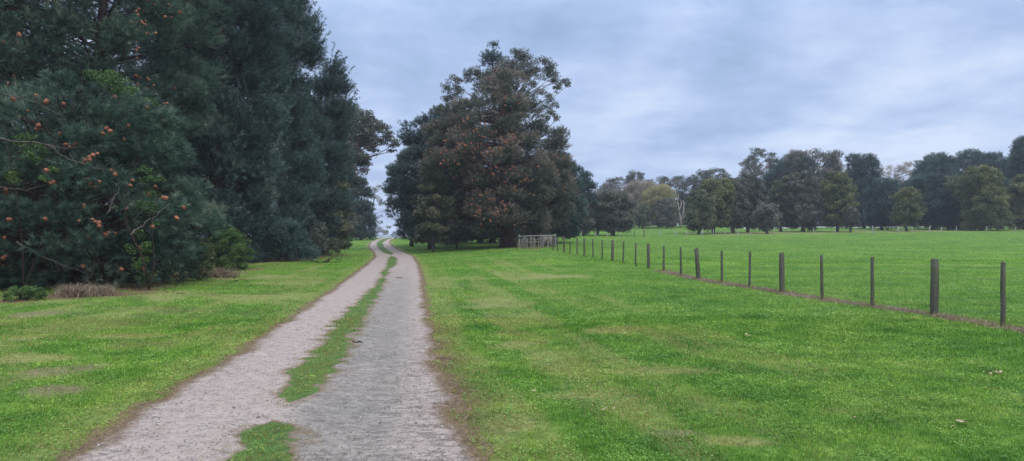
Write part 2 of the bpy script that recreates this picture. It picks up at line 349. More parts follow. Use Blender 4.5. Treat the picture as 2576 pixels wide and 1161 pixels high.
def plain(name, a, b, sc=20.0, rough=.8, metal=0.0):
    m, nt = new_mat(name); v = attr(nt, 'v'); c = ramp(nt, math_(nt, 'ADD', math_(nt, 'MULTIPLY', v, .5), math_(nt, 'MULTIPLY', noise(nt, sc), .5)), [(.25, a), (.75, b)])
    out(nt, N(nt, 'ShaderNodeBsdfPrincipled', {'Base Color': c, 'Roughness': rough, 'Metallic': metal, 'Specular IOR Level': .2}).outputs[0]); return m
M = dict(
 turf=turf_mat(), blade=blade_mat(), road=road_mat(),
 pine=leaf_mat('pine_needles', [(0, (0.017, 0.037, 0.029)), (.4, (0.046, 0.088, 0.063)), (.75, (0.098, 0.161, 0.112)), (1, (0.195, 0.220, 0.146))]),
 pine_far=leaf_mat('dark_pine_needles', [(0, (0.017, 0.037, 0.034)), (.45, (0.046, 0.088, 0.078)), (.8, (0.098, 0.152, 0.128)), (1, (0.159, 0.207, 0.171))], .2),
 pine_brown=leaf_mat('bronze_pine_needles', [(0, (0.034, 0.041, 0.034)), (.4, (0.090, 0.105, 0.078)), (.7, (0.171, 0.161, 0.120)), (1, (0.329, 0.232, 0.183))], .2),
 gum=leaf_mat('gum_leaves', [(0, (0.041, 0.051, 0.041)), (.45, (0.104, 0.120, 0.090)), (.75, (0.183, 0.171, 0.140)), (1, (0.293, 0.220, 0.195))], .2, .5, .4),
 gum_red=leaf_mat('bronze_gum_leaves', [(0, (0.043, 0.037, 0.029)), (.5, (0.128, 0.095, 0.073)), (1, (0.244, 0.146, 0.122))], .2, .5, .4),
 wattle=leaf_mat('olive_leaves', [(0, (0.032, 0.041, 0.022)), (.4, (0.085, 0.100, 0.051)), (.75, (0.165, 0.177, 0.085)), (1, (0.329, 0.293, 0.183))], .2),
 dusk=leaf_mat('grey_brown_leaves', [(0, (0.037, 0.041, 0.034)), (.4, (0.093, 0.100, 0.076)), (.75, (0.165, 0.161, 0.122)), (1, (0.305, 0.268, 0.207))], .2),
 olive=leaf_mat('yellow_green_leaves', [(0, (0.041, 0.054, 0.024)), (.4, (0.107, 0.128, 0.051)), (.75, (0.220, 0.226, 0.085)), (1, (0.415, 0.354, 0.171))], .25),
 bush=leaf_mat('fresh_green_leaves', [(0, (.028, .058, .018)), (.5, (.075, .14, .036)), (1, (.17, .26, .07))], .3),
 pale=leaf_mat('pale_budding_twigs', [(0, (.20, .17, .13)), (.5, (.34, .29, .23)), (1, (.48, .42, .34))], .2),
 ochre=leaf_mat('yellow_budding_twigs', [(0, (.20, .18, .09)), (.5, (.35, .32, .15)), (1, (.48, .43, .22))], .2),
 dryg=leaf_mat('dry_grass_stems', [(0, (.12, .08, .05)), (.5, (.26, .19, .125)), (1, (.42, .34, .24))], .2),
 bark=bark_mat('pine_bark', (.020, .013, .011), (.085, .056, .046)),
 barkr=bark_mat('red_brown_pine_bark', (.028, .014, .012), (.115, .060, .048), 5.0),
 gumbark=bark_mat('pale_gum_bark', (.14, .12, .105), (.36, .32, .29), 3.0),
 twig=bark_mat('grey_twig_bark', (.05, .043, .038), (.16, .14, .125), 9.0),
 dead=bark_mat('bleached_dead_wood', (.22, .18, .15), (.46, .40, .36), 4.0),
 post=wood_mat('weathered_post', (.040, .040, .030), (.165, .150, .120), (.085, .095, .045)),
 post2=wood_mat('pale_weathered_post', (.15, .145, .12), (.36, .34, .30)),
 rail=wood_mat('grey_yard_timber', (.09, .08, .070), (.27, .25, .22)),
 wire=plain('galvanised_wire', (.10, .10, .10), (.22, .22, .22), 5.0, .5, .6),
 cone=plain('orange_brown_cone', (.17, .062, .035), (.42, .165, .095), 25.0, .7),
 litter=plain('needle_litter', (.035, .024, .018), (.13, .09, .062), 3.0),
 stone=plain('road_stones', (.13, .12, .11), (.40, .34, .30), 60.0),
 deadleaf=plain('fallen_leaf', (.16, .11, .06), (.46, .36, .21), 12.0),
 lane=plain('pale_lane', (.42, .41, .40), (.58, .57, .56), 2.0),
)

# ------------------------------------------------------------------ ground sheet
th = np.concatenate([np.linspace(-180, -44, 50, endpoint=False), np.linspace(-44, 44, 560, endpoint=False), np.linspace(44, 180, 50)])
rr_ = np.concatenate([[0.01, .8], np.geomspace(1.5, 240, 430), np.geomspace(260, 2900, 24)])
T, R_ = np.meshgrid(np.radians(th), rr_); gx = R_ * np.sin(T); gy = R_ * np.cos(T)
gzz = gz(gx, gy); b_, d_, l_ = masks(gx, gy)
nr, nc = gx.shape; I = (np.arange(nr - 1)[:, None] * nc + np.arange(nc - 1)[None]).ravel()
tag(mesh_np('ground', np.stack([gx, gy, gzz], -1).reshape(-1, 3), [np.stack([I, I + nc, I + nc + 1, I + 1], -1)], M['turf'], attrs={'bare': b_.ravel(), 'dry': d_.ravel(), 'lit': l_.ravel()}, smooth=True), kind='structure')

# ------------------------------------------------------------------ road sheet
ys = [-5.0]
while ys[-1] < 168: ys.append(ys[-1] + max(.05, .006 * abs(ys[-1])))
ys = np.array(ys); us = np.linspace(0, 1, 90)
L0 = np.interp(ys, RG, RL) - .1 + (vnoise(ys, ys * 0, .28, 61, 3) - .5) * .3; R0 = np.interp(ys, RG, RR) + .1 + (vnoise(ys, ys * 0 + 9, .28, 62, 3) - .5) * .3
X = L0[:, None] * (1 - us) + R0[:, None] * us; Y = np.repeat(ys[:, None], len(us), 1)
c0, h0 = strip(Y)
def zroad(x, y):
    c, h = strip(y); Lm = np.interp(y, RG, RL); Rm = np.interp(y, RG, RR)
    rut = np.exp(-((x - (Lm + c) / 2) / .45) ** 2) + np.exp(-((x - (Rm + c) / 2) / .5) ** 2)
    e = np.minimum(x - Lm, Rm - x)
    return gz(x, y, False) - rut * .012 + .004 + .012 * sstep(-.2, .25, e) + .02 * sstep(20, 60, y) + .01 * (vnoise(x, y, .7, 71, 2) - .5)
Z = zroad(X, Y)
g_ = gravel(X, Y); s_ = sdist(X, Y)
Rm = np.interp(Y, RG, RR)
rut = sstep(-.1, .35, X - c0) * sstep(1.35, .8, X - c0) * sstep(46, 14, Y)
worn = sstep(20, 7, Y) * sstep(-.2, .5, X - c0)
nr, nc = X.shape; I = (np.arange(nr - 1)[:, None] * nc + np.arange(nc - 1)[None]).ravel()
tag(mesh_np('road', np.stack([X, Y, Z], -1).reshape(-1, 3), [np.stack([I, I + 1, I + nc + 1, I + nc], -1)], M['road'],
    attrs={'grav': (sstep(-.26, .34, g_)).ravel(), 'strip': sstep(-.12, .12, s_).ravel(), 'rut': rut.ravel(), 'worn': worn.ravel()}, smooth=True), kind='structure')

# ------------------------------------------------------------------ grass
def scatter_fan(n, d0, d1, power=0.0, ang=36.5):
    """points in the view fan; power 0 = evenly spread on screen rows (density 1/d^2)"""
    u = RNG.random(n); d = d0 * (d1 / d0) ** u
    x = np.tan(RNG.uniform(-rad(ang), rad(ang), n)) * d
    return x, d
def blades(x, y, h, w, name=None, lean=1.1, seg=True):
    n = len(x); g = gravel(x, y); sd2 = sdist(x, y)
    z = gz(x, y); inroad = rdist(x, y) > -.15
    z = np.where(inroad, zroad(x, y), z)
    az = RNG.random(n) * 2 * np.pi; faz = RNG.random(n) * 2 * np.pi
    lx, ly = np.cos(az), np.sin(az); le = lean * RNG.random(n) * h
    sx, sy = np.cos(faz) * w / 2, np.sin(faz) * w / 2
    b0 = np.stack([x - sx, y - sy, z - .01], -1); b1 = np.stack([x + sx, y + sy, z - .01], -1)
    tip = np.stack([x + lx * le, y + ly * le, z + h * np.sqrt(np.maximum(.1, 1 - (le / h) ** 2 * .6))], -1)
    v = RNG.random(n)
    if seg:
        m0 = np.stack([x + lx * le * .3 - sx * .8, y + ly * le * .3 - sy * .8, z + h * .6], -1); m1 = m0 + np.stack([sx * 1.6, sy * 1.6, sx * 0], -1)
        V = np.stack([b0, b1, m1, m0, tip], 1).reshape(-1, 3); i = np.arange(n) * 5
        F_ = [np.stack([i, i + 1, i + 2, i + 3], -1), np.stack([i + 3, i + 2, i + 4], -1)]; k = 5
    else:
        V = np.stack([b0, b1, tip], 1).reshape(-1, 3); i = np.arange(n) * 3; F_ = [np.stack([i, i + 1, i + 2], -1)]; k = 3
    ba, dr, li = masks(x, y)
    return V, F_, {'v': np.repeat(v, k), 'dry': np.repeat(dr, k), 'bare': np.repeat(ba, k), 'lit': np.repeat(li, k)}
def grass_layer(n, d0, d1, h0, h1, w, seg):
    x, y = scatter_fan(n, d0, d1)
    g = gravel(x, y); ba, dr, li = masks(x, y)
    under = (rdist(x, y) > -.1)
    keep = (g < np.where(sdist(x, y) > -.4, RNG.normal(.0, .12, n), RNG.normal(-.04, .07, n))) & (RNG.random(n) > ba * .85) & (RNG.random(n) > li * np.where(sdist(x, y) > -.4, .45, .8))
    x, y = x[keep], y[keep]; under = under[keep]; dr = dr[keep]
    sc = (y / 8) ** .75 if True else 1
    tuft = .25 + .8 * vnoise(x, y, .5, 81, 3) + 1.5 * vnoise(x, y, .11, 82, 2) ** 2
    h = RNG.uniform(h0, h1, len(x)) * tuft * np.where(under, .7, 1) * (1 - .35 * dr)
    return blades(x, y, h * np.clip(sc, .8, 1.6), w * np.clip(sc, .7, 6), seg=seg)
def merge(parts):
    V = []; Fs = {}; A = {}; n = 0
    for v, fs, a in parts:
        for f in fs: Fs.setdefault(f.shape[1], []).append(f + n)
        V.append(v); n += len(v)
        for k in a: A.setdefault(k, []).append(a[k])
    return np.concatenate(V), [np.concatenate(f) for f in Fs.values()], {k: np.concatenate(a) for k, a in A.items()}
parts = [grass_layer(430000, 4.6, 15, .014, .036, .0052, True), grass_layer(340000, 12, 45, .018, .042, .0062, False), grass_layer(170000, 40, 175, .03, .065, .0065, False)]
px_ = np.repeat(FX, 70) + RNG.normal(0, .09, len(FX) * 70); py_ = np.repeat(FY, 70) + RNG.normal(0, .09, len(FX) * 70)
tv = blades(px_, py_, RNG.uniform(.05, .16, len(px_)), .006 * np.clip(py_ / 12, 1, 3), seg=True); tv[2]['lit'] = tv[2]['lit'] * .6; parts.append(tv)
v, f, a = merge(parts)
tag(mesh_np('grass', v, f, M['blade'], attrs=a), 'short mown green grass covering the verges and the open paddock', 'grass', kind='stuff')
# low broad-leaved weeds among the grass
n = 130000; x, y = scatter_fan(n, 4.6, 24); keep = (gravel(x, y) < -.06) & (vnoise(x, y, .45, 91, 3) > .47)
ba, dr, li = masks(x, y); keep &= RNG.random(n) > np.maximum(ba, li) * .9; x, y = x[keep], y[keep]; n = len(x)
z = np.where(rdist(x, y) > -.15, zroad(x, y), gz(x, y)) + RNG.uniform(.008, .035, n); s = RNG.uniform(.006, .015, n) * np.clip(y / 8, .8, 2)
az = RNG.random(n) * 2 * np.pi; t1 = np.stack([np.cos(az), np.sin(az), RNG.uniform(-.35, .35, n)], -1) * s[:, None]; t2 = np.stack([-np.sin(az), np.cos(az), RNG.uniform(-.35, .35, n)], -1) * s[:, None]
P = np.stack([x, y, z], -1); V = np.stack([P - t1, P - t2 * .8, P + t1, P + t2 * .8], 1).reshape(-1, 3); i = np.arange(n) * 4
ba, dr, li = masks(x, y)
tag(mesh_np('clover', V, [np.stack([i, i + 1, i + 2, i + 3], -1)], M['blade'], attrs={'v': np.repeat(RNG.uniform(.2, .85, n), 4), 'dry': np.repeat(dr * .2, 4), 'bare': np.repeat(ba, 4), 'lit': np.repeat(li * .3, 4)}),
    'low clover and small broad leaved weeds between the grass blades', 'ground cover', kind='stuff')

# needles and twigs lying about
def slivers(x, y, l, w, zoff=.006):
    n = len(x); z = np.where(rdist(x, y) > -.2, zroad(x, y), gz(x, y)) + zoff
    az = RNG.normal(0, .9, n); d = np.stack([np.cos(az), np.sin(az), RNG.uniform(-.05, .12, n)], -1) * l[:, None]; q = np.stack([-np.sin(az), np.cos(az), np.zeros(n)], -1) * w[:, None]
    P = np.stack([x, y, z], -1); k = d * .5 + q * RNG.normal(0, 3, n)[:, None]
    V = np.stack([P - q, P + q, P + k + q, P + k - q, P + d], 1).reshape(-1, 3); i = np.arange(n) * 5
    return V, [np.stack([i, i + 1, i + 2, i + 3], -1), np.stack([i + 3, i + 2, i + 4], -1)], {'v': np.repeat(RNG.random(n), 5)}
x, y = scatter_fan(90000, 4.6, 30, ang=34)
g = gravel(x, y); rd = rdist(x, y); _, _, li = masks(x, y)
c1, _ = strip(y)
prob = np.where(rd > 0, .10 + .25 * np.exp(-(np.minimum(rd, 9) / .35) ** 2) + .22 * (x > c1) * (vnoise(x, y, .5, 95, 3) > .52), li * 1.0)
keep = (RNG.random(len(x)) < prob); x, y = x[keep], y[keep]
sc = np.clip(y / 8, .8, 3)
v, f, a = merge([slivers(x, y, RNG.uniform(.03, .12, len(x)), RNG.uniform(.0011, .0028, len(x)) * sc)])
tag(mesh_np('needle_litter', v, f, M['litter'], attrs=a), 'brown pine needles and twiglets strewn over the road and its edges', 'litter', kind='stuff')
# loose stones
x, y = scatter_fan(16000, 4.6, 20, ang=34); keep = gravel(x, y) > .0; x, y = x[keep], y[keep]; n = len(x)
o8 = np.array([(1, 0, 0), (-1, 0, 0), (0, 1, 0), (0, -1, 0), (0, 0, 1), (0, 0, -1)], float)
s = RNG.uniform(.003, .010, n) ** 1.0 * np.where(RNG.random(n) > .97, 2, 1); P = np.stack([x, y, zroad(x, y) + s * .2], -1)
V = (P[:, None] + o8[None] * s[:, None, None] * RNG.uniform(.6, 1.3, (n, 6, 1))).reshape(-1, 3)
tr = np.array([(0, 2, 4), (2, 1, 4), (1, 3, 4), (3, 0, 4), (2, 0, 5), (1, 2, 5), (3, 1, 5), (0, 3, 5)])
tag(mesh_np('road_stones', V, [(np.arange(n)[:, None, None] * 6 + tr[None]).reshape(-1, 3)], M['stone'], attrs={'v': np.repeat(RNG.random(n), 6)}),
    'small pale loose stones scattered on the gravel wheel tracks', 'stones', kind='stuff')

# ------------------------------------------------------------------ foliage builders
def needle_tris(P, A, shoot, nl, w, n, spread=.75):
    """P tuft bases, A axes; n needles each; returns verts, tri faces"""
    m = len(P); Pn = np.repeat(P, n, 0); An = np.repeat(A, n, 0)
    t = RNG.random((m * n, 1)); base = Pn + An * t * np.repeat(np.broadcast_to(shoot, (m,)), n)[:, None]
    q = unit(RNG.normal(size=(m * n, 3))); perp = unit(q - An * np.sum(q * An, -1, keepdims=True))
    d = unit(An * (1 - spread * RNG.uniform(.5, 1, (m * n, 1)) + .25) + perp * spread)
    L = nl * RNG.uniform(.7, 1.15, (m * n, 1)); side = unit(np.cross(d, RNG.normal(size=(m * n, 3)))) * w / 2
    V = np.stack([base - side, base + side, base + d * L], 1).reshape(-1, 3)
    return V, np.arange(m * n * 3).reshape(-1, 3)
def leaf_quads(P, s, droop=0.0, asp=.45):
    n = len(P); a = unit(RNG.normal(size=(n, 3)) + np.array([0, 0, -droop])); b = unit(np.cross(a, RNG.normal(size=(n, 3))))
    s = (s * RNG.uniform(.6, 1.3, n))[:, None]
    return np.stack([P - a * s, P - b * s * asp, P + a * s, P + b * s * asp], 1).reshape(-1, 3), np.arange(n * 4).reshape(-1, 4)

def tree(name, label, cat, px, d, prof, kind='pine', mat='pine', bark='bark', group=None, nclump=70, cr=1.0, dens=1.0, leaf=.2, tr=.25, flat=.7, depth=1.0,
         needle=.22, trunkcurve=0.3, cones=0, cone_r=.06, limb=1.0, fill=.45, base=None, lift=.35, twigs=0, topr=.2, clumps=None, stems=1, nn=16, wn=.016, shoot=.35, cone_pick=None, updir=.55, cscale=1.3, tier=.5):
    b = at(px, d) if base is None else base
    e = empty(name, b, label, cat, group)
    B = np.array(b)
    prof = sorted(prof, key=lambda q: q[0]); py = np.array([q[0] for q in prof], float)
    zz = EYE + (HY - py) * d / F - B[2]; xl = (np.array([q[1] for q in prof]) - CX) * d / F - B[0]; xr = (np.array([q[2] for q in prof]) - CX) * d / F - B[0]
    o = np.argsort(zz); zz, xl, xr = zz[o], xl[o], xr[o]
    ztop = zz[-1]; z0 = max(zz[0], .05)
    # clump centres (low-discrepancy in height, angle, radius)
    if clumps is None:
        g = np.linspace(0, 1, 200); zg = z0 + (ztop - z0) * g; wg = (np.interp(zg, zz, xr) - np.interp(zg, zz, xl)) ** 1.25 + .3
        cdf = np.cumsum(wg); cdf /= cdf[-1]
        k = np.arange(nclump); u = (k + .5) / nclump; cz = np.interp(u, cdf, zg) + RNG.normal(0, .15 * cr, nclump)
        ang = k * 2.39996 + RNG.normal(0, .3, nclump); rho = fill + (1 - fill) * np.sqrt((k * .7548776 + RNG.random()) % 1.0)
        rc = cr * RNG.uniform(.55, 1.1, nclump)
        L = np.interp(cz, zz, xl); Rr = np.interp(cz, zz, xr); mid = (L + Rr) / 2; hw = np.maximum((Rr - L) / 2 - rc * .45, .05)
        cxx = mid + rho * np.cos(ang) * hw; cyy = rho * np.sin(ang) * hw * depth
        cz = np.clip(cz, z0 + .2 * rc * flat, ztop - rc * flat * .6)
        Cc = np.stack([cxx, cyy, cz], -1); nz_ = max(4, int((ztop - z0) / (cr * 1.5))); cz2 = z0 + (np.round((cz - z0) / (ztop - z0) * nz_) + .2) / nz_ * (ztop - z0); Cc[:, 2] = np.minimum(cz * (1 - tier) + cz2 * tier, ztop - rc * flat * .5)
    else:
        Cc = np.array([[(q[0] - CX) * d / F - B[0], (q[3] if len(q) > 3 else RNG.normal(0, .5)) , EYE + (HY - q[1]) * d / F - B[2]] for q in clumps]); rc = np.array([q[2] * d / F for q in clumps]) * cscale
    nclump = len(Cc)
    # trunk and limbs
    axx = lambda z: np.interp(z, zz, (xl + xr) / 2 * .25) * np.clip(z / max(ztop, .1), 0, 1)
    wob = RNG.normal(0, trunkcurve, 4)
    def axis(z):
        t = np.clip(np.asarray(z, float) / ztop, 0, 1)
        return np.stack([axx(z) + wob[0] * np.sin(t * 3.1) + wob[1] * .4 * np.sin(t * 7), wob[2] * np.sin(t * 2.6), np.asarray(z, float)], -1)
    G = Geo(); zs = np.linspace(-.3, ztop * .93, 14)
    trad = tr * (1 - np.clip(zs, 0, 99) / ztop * (1 - topr * .5)) ** .8; trad[:2] *= [1.35, 1.12]
    for s in range(stems):
        off = np.zeros((14, 3));
        if stems > 1:
            aa = s * 2 * np.pi / stems + .5; sp = np.clip(zs, 0, 99) / ztop; off[:, 0] = np.cos(aa) * sp * ztop * .22; off[:, 1] = np.sin(aa) * sp * ztop * .2
        G.tube(axis(zs) + off, trad * (1 if stems == 1 else .7), 10 if tr > .3 else 7, jit=.12)
    G.build('trunk', M[bark], e, smooth=True)
    H = Geo()
    for c, r in zip(Cc, rc):
        hd = math.hypot(c[0] - axx(c[2]), c[1]); za = np.clip(c[2] - hd * lift - r * .3, min(.12 * ztop, z0 + .3), ztop * .9)
        p0 = axis(za); p3 = c - np.array([0, 0, r * flat * .2]); md = (p0 + p3) / 2 + np.array([0, 0, (-.06 if kind == 'pine' else .06) * hd]) + RNG.normal(0, .13 * (hd + .3), 3)
        t = np.linspace(0, 1, 7)[:, None]; pts = (1 - t) ** 2 * p0 + 2 * t * (1 - t) * md + t * t * p3
        rb = min(tr * .3, .014 + hd * .010) * limb
        H.tube(pts, np.linspace(rb, rb * .25, 7), 4, cap=False)
        for _ in range(int(2 + twigs)):
            j = RNG.integers(2, 6); q = pts[j] + unit(RNG.normal(size=3) + np.array([0, 0, .4])) * r * RNG.uniform(.7, 1.3)
            m2 = (pts[j] + q) / 2 + RNG.normal(0, .12 * r, 3); H.tube(np.array([pts[j], m2, q]), [rb * .4, rb * .25, rb * .08], 3, cap=False)
    H.build('branches', M[bark if kind != 'bare' else 'twig'], e, smooth=True)
    # foliage
    K = Geo(); tips = []
    for c, r in zip(Cc, rc):
        tone = RNG.normal(.40, .15)
        if kind == 'pine':
            n = max(6, int(88 * dens * (r / .9) ** 2 / (needle / .22) ** 1.5)); q = unit(RNG.normal(size=(n, 3))); rad_ = RNG.random((n, 1)) ** .5
            P = c + q * rad_ * r * np.array([1, 1, flat]); outw = unit(np.array([c[0] - axx(c[2]), c[1], 0.0]) + 1e-6)
            A = unit(q * .55 + outw * .5 + np.array([0, 0, updir]) + RNG.normal(0, .25, (n, 3)))
            V, f = needle_tris(P, A, shoot * RNG.uniform(.6, 1.2, n), needle, wn * 1.4, nn)
            K.add(V, f, np.repeat(np.clip(RNG.normal(tone, .14, n) + .5 * (rad_[:, 0] - .66) + .12 * q[:, 2], 0, 1), nn * 3)); tips.append(np.concatenate([P + A * shoot, A], 1))  # paler new growth outside; lit tops and shaded undersides also put into the tone
            if updir > .7:          # long leading shoots that stand out of the crown
                for _ in range(RNG.integers(1, 4)):
                    D = unit(outw * RNG.uniform(.2, 1.1) + np.array([0, 0, RNG.uniform(.5, 1.2)]) + RNG.normal(0, .3, 3)); m_ = 16; t_ = np.linspace(0, 1, m_)[:, None]; LL = r * RNG.uniform(1.2, 1.9)
                    P2_ = c + D * t_ * LL + np.array([0, 0, .25]) * t_ ** 2 * LL + RNG.normal(0, .05, (m_, 3)); V, f = needle_tris(P2_, np.repeat(unit(D + np.array([0, 0, .3]))[None], m_, 0), .12, needle * .75, wn * 1.3, nn)
                    K.add(V, f, np.repeat(np.clip(RNG.normal(tone + .25, .1, m_), 0, 1), nn * 3))
        elif kind in ('broad', 'gum'):
            n = max(12, int((420 if kind == 'gum' else 430) * dens * (r / 1.0) ** 2 / (leaf / .2) ** 2)); q = unit(RNG.normal(size=(n, 3))); rad_ = RNG.random((n, 1)) ** .42
            # sub-lumps give the clump an uneven rim
            sub = unit(RNG.normal(size=(7, 3))) * .62; ki = RNG.integers(0, 7, n)
            P = c + (sub[ki] + q * rad_ * .52) * r * np.array([1, 1, flat])
            V, f = leaf_quads(P, np.full(n, leaf * .5), .8 if kind == 'gum' else 0.0, .36 if kind == 'gum' else .55)
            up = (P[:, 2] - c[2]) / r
            K.add(V, f, np.repeat(np.clip(RNG.normal(tone, .16, n) + .45 * (rad_[:, 0] - .7) + .12 * up, 0, 1), 4)); tips.append(np.concatenate([P, q], 1))  # leaf tone carries painted light: brighter rim and top, darker core and underside
        else:      # leafless: upright fine twigs
            n = int(125 * dens * r * r); q = unit(RNG.normal(size=(n, 3))); P = c + q * RNG.random((n, 1)) ** .5 * r * np.array([1, 1, flat * .9])
            A = unit(np.array([0, 0, 1.0]) + (P - np.array([axx(c[2]), 0, c[2] - r])) / r * .35 + RNG.normal(0, .3, (n, 3)))
            V, f = needle_tris(P, A, .45, leaf * 2.6, .05, 3, .45); K.add(V, f, np.repeat(np.clip(RNG.normal(tone + .1, .2, n), 0, 1), 9))
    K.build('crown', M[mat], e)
    if cones:
        Tp = np.concatenate(tips); Pw = Tp[:, :3] + B
        # favour the outer shoots that stick out of their clump towards the open side
        sc = -(Tp[:, 1]) + RNG.normal(0, .5 * np.std(Tp[:, 1]) + .1, len(Tp)) + .5 * Tp[:, 5]
        pxx = CX + F * Pw[:, 0] / Pw[:, 1]; pyy = HY - F * (Pw[:, 2] - EYE) / Pw[:, 1]
        ok = (pxx > 0) & (pxx < 2570) & (pyy > 0)
        if cone_pick: ok &= cone_pick(pxx, pyy)
        idx = np.where(ok)[0]; idx = idx[np.argsort(-sc[idx])][: max(cones * 3, 1)]
        idx = RNG.permutation(idx)[:cones]
        cm = cone_mesh(); rest = Geo()
        cv = np.array([q.co for q in cm.vertices]); cf = [np.array(p.vertices) for p in cm.polygons]; cf4 = np.array([q for q in cf if len(q) == 4]); cf3 = np.array([q for q in cf if len(q) == 3])
        for k, i in enumerate(idx):
            if k % 3 == 1: i = idx[k - 1]
            P = Tp[i, :3] + Tp[i, 3:6] * shoot * .25 + (RNG.normal(0, 1.3 * cone_r, 3) if k % 3 == 1 else 0); A = Vector(Tp[i, 3:6]); s = cone_r * RNG.uniform(.75, 1.25)
            if k < 98:
                o = bpy.data.objects.new('cone', cm); COL.objects.link(o); o.parent = e; o.location = P; o.scale = (s, s, s); o.rotation_euler = A.to_track_quat('Z', 'Y').to_euler()
            else:
                R = np.array(A.to_track_quat('Z', 'Y').to_matrix()); n0 = rest.n
                rest.add(cv @ R.T * s + P, cf4, .5); rest.f.setdefault(3, []).append(cf3 + n0)
        if rest.n: tag(rest.build('cones', M['cone'], e), kind='stuff')
    return e
_cm = []
def cone_mesh():
    if _cm: return _cm[0]
    G = Geo(); nl, ns = 9, 10; V = []
    for i in range(nl):
        t = i / (nl - 1); r = (math.sin(math.pi * (t * .86 + .1)) ** .7) * (1.0 if t < .5 else 1 - (t - .5) * .5)
        for j in range(ns):
            a = 2 * math.pi * (j + .5 * (i % 2)) / ns; k = 1 + (.22 if (i + j) % 2 else -.1)
            V.append((math.cos(a) * r * k, math.sin(a) * r * k, (t * 2.5 - .9) + (.12 if (i + j) % 2 else 0)))
    F4 = [(i * ns + j, i * ns + (j + 1) % ns, (i + 1) * ns + (j + 1) % ns, (i + 1) * ns + j) for i in range(nl - 1) for j in range(ns)]
    V += [(0, 0, -1.0), (0, 0, 1.75)]; m = nl * ns
    F3 = [(m, (j + 1) % ns, j) for j in range(ns)] + [(m + 1, (nl - 1) * ns + j, (nl - 1) * ns + (j + 1) % ns) for j in range(ns)]
    G.add(V, F4, RNG.random(len(V))); G.f[3] = [np.array(F3)]
    o = G.build('cone', M['cone']); me = o.data; bpy.data.objects.remove(o); _cm.append(me); return me

# ------------------------------------------------------------------ faint moisture in the air
G = Geo(); G.box((0, 0, 11), (3200, 3200, 24)); hz = G.build('haze', None)
hm, nt = new_mat('moist_air'); N(nt, 'ShaderNodeOutputMaterial', {'Volume': N(nt, 'ShaderNodeVolumePrincipled', {'Color': (.86, .90, 1, 1), 'Density': .00042}).outputs[0]})
hz.data.materials.append(hm); tag(hz, kind='stuff')

# ------------------------------------------------------------------ pines on the left
GP = 'tall pines left of the road'
near_pine = tree('pine_tree', 'nearest pine on the left, large orange cones, boughs sweeping to the ground', 'pine tree', 170, 25,
     [(225, 60, 330), (290, -60, 450), (400, -160, 440), (500, -200, 505), (570, -230, 545), (650, -230, 525), (690, -150, 440), (735, -60, 260)],
     nclump=300, cr=.66, dens=1.2, tr=.26, needle=.21, nn=22, wn=.011, shoot=.22, cones=98, cone_r=.052, cone_pick=lambda x, y: (x > 0) & (x < 560) & (y > 225) & (y < 690) & (RNG.random(len(x)) < .35 + .65 * (x > 200)), flat=.75, fill=.5, group=GP, depth=.8, updir=.35)
for pl_, r0 in (([(-20, 350), (60, 357), (120, 362), (160, 376), (215, 367)], .026), ([(118, 364), (165, 398), (215, 414), (290, 432)], .02), ([(330, 590), (350, 572), (390, 545), (428, 512)], .022), ([(-10, 235), (50, 245), (95, 262), (165, 294)], .02),
                ([(270, 540), (285, 500), (300, 470)], .016), ([(-10, 470), (60, 480), (120, 466)], .016), ([(40, 610), (95, 640), (160, 668), (230, 690)], .024)):
    G = Geo(); pts = np.array([np.array(at(a, 21.2 + .35 * i_, y=b)) for i_, (a, b) in enumerate(pl_)]) - np.array(near_pine.location); tt = np.linspace(0, len(pts) - 1, 14)
    pts = np.stack([np.interp(tt, np.arange(len(pts)), pts[:, q]) for q in range(3)], -1) + RNG.normal(0, .018, (14, 3)); G.tube(pts, np.linspace(r0, r0 * .35, 14), 5, jit=.2)
    for q in range(5):
        a_ = pts[RNG.integers(3, 13)]; G.tube(np.array([a_, a_ + RNG.normal(0, .18, 3), a_ + RNG.normal(0, .34, 3)]), [r0 * .35, r0 * .25, r0 * .1], 3)
    tag(G.build('dead_limb', M['twig'], near_pine, smooth=True), 'pale bare dead limb')
tree('pine_tree', 'tall pine behind the nearest one at the left edge, small reddish cones high up', 'pine tree', 260, 36,
     [(-420, 180, 330), (-200, 20, 440), (0, -100, 530), (100, -150, 525), (220, -150, 520), (310, -150, 475), (420, -100, 445), (560, -80, 450), (650, 0, 420)],
     nclump=330, cr=1.0, dens=1.0, tr=.36, needle=.22, nn=20, wn=.014, shoot=.28, cones=60, cone_r=.055, fill=.5, group=GP, cone_pick=lambda x, y: (x > 330) & (y < 360), updir=.4)
tree('pine_tree', 'pine at the extreme left edge of the picture with a thin trunk and open crown', 'pine tree', -60, 31,
     [(-500, -150, 0), (-200, -350, 110), (0, -400, 190), (200, -420, 170), (450, -420, 150), (640, -350, 120)],
     nclump=230, cr=1.0, dens=.95, tr=.3, needle=.22, nn=18, wn=.014, shoot=.28, fill=.5, group=GP, cones=16, cone_r=.055, updir=.4)
PD = dict(kind='pine', mat='pine_far', nn=18, wn=.022, group=GP)
tree('pine_tree', 'dark blue green pine between the coned pines and the tallest crown, pale stem showing', 'pine tree', 535, 47,
     [(-450, 470, 590), (-200, 400, 680), (0, 380, 720), (200, 380, 720), (400, 400, 700), (600, 400, 700), (665, 440, 660)],
     nclump=260, cr=1.2, dens=1.1, tr=.34, needle=.26, shoot=.45, fill=.45, updir=.8, **PD)
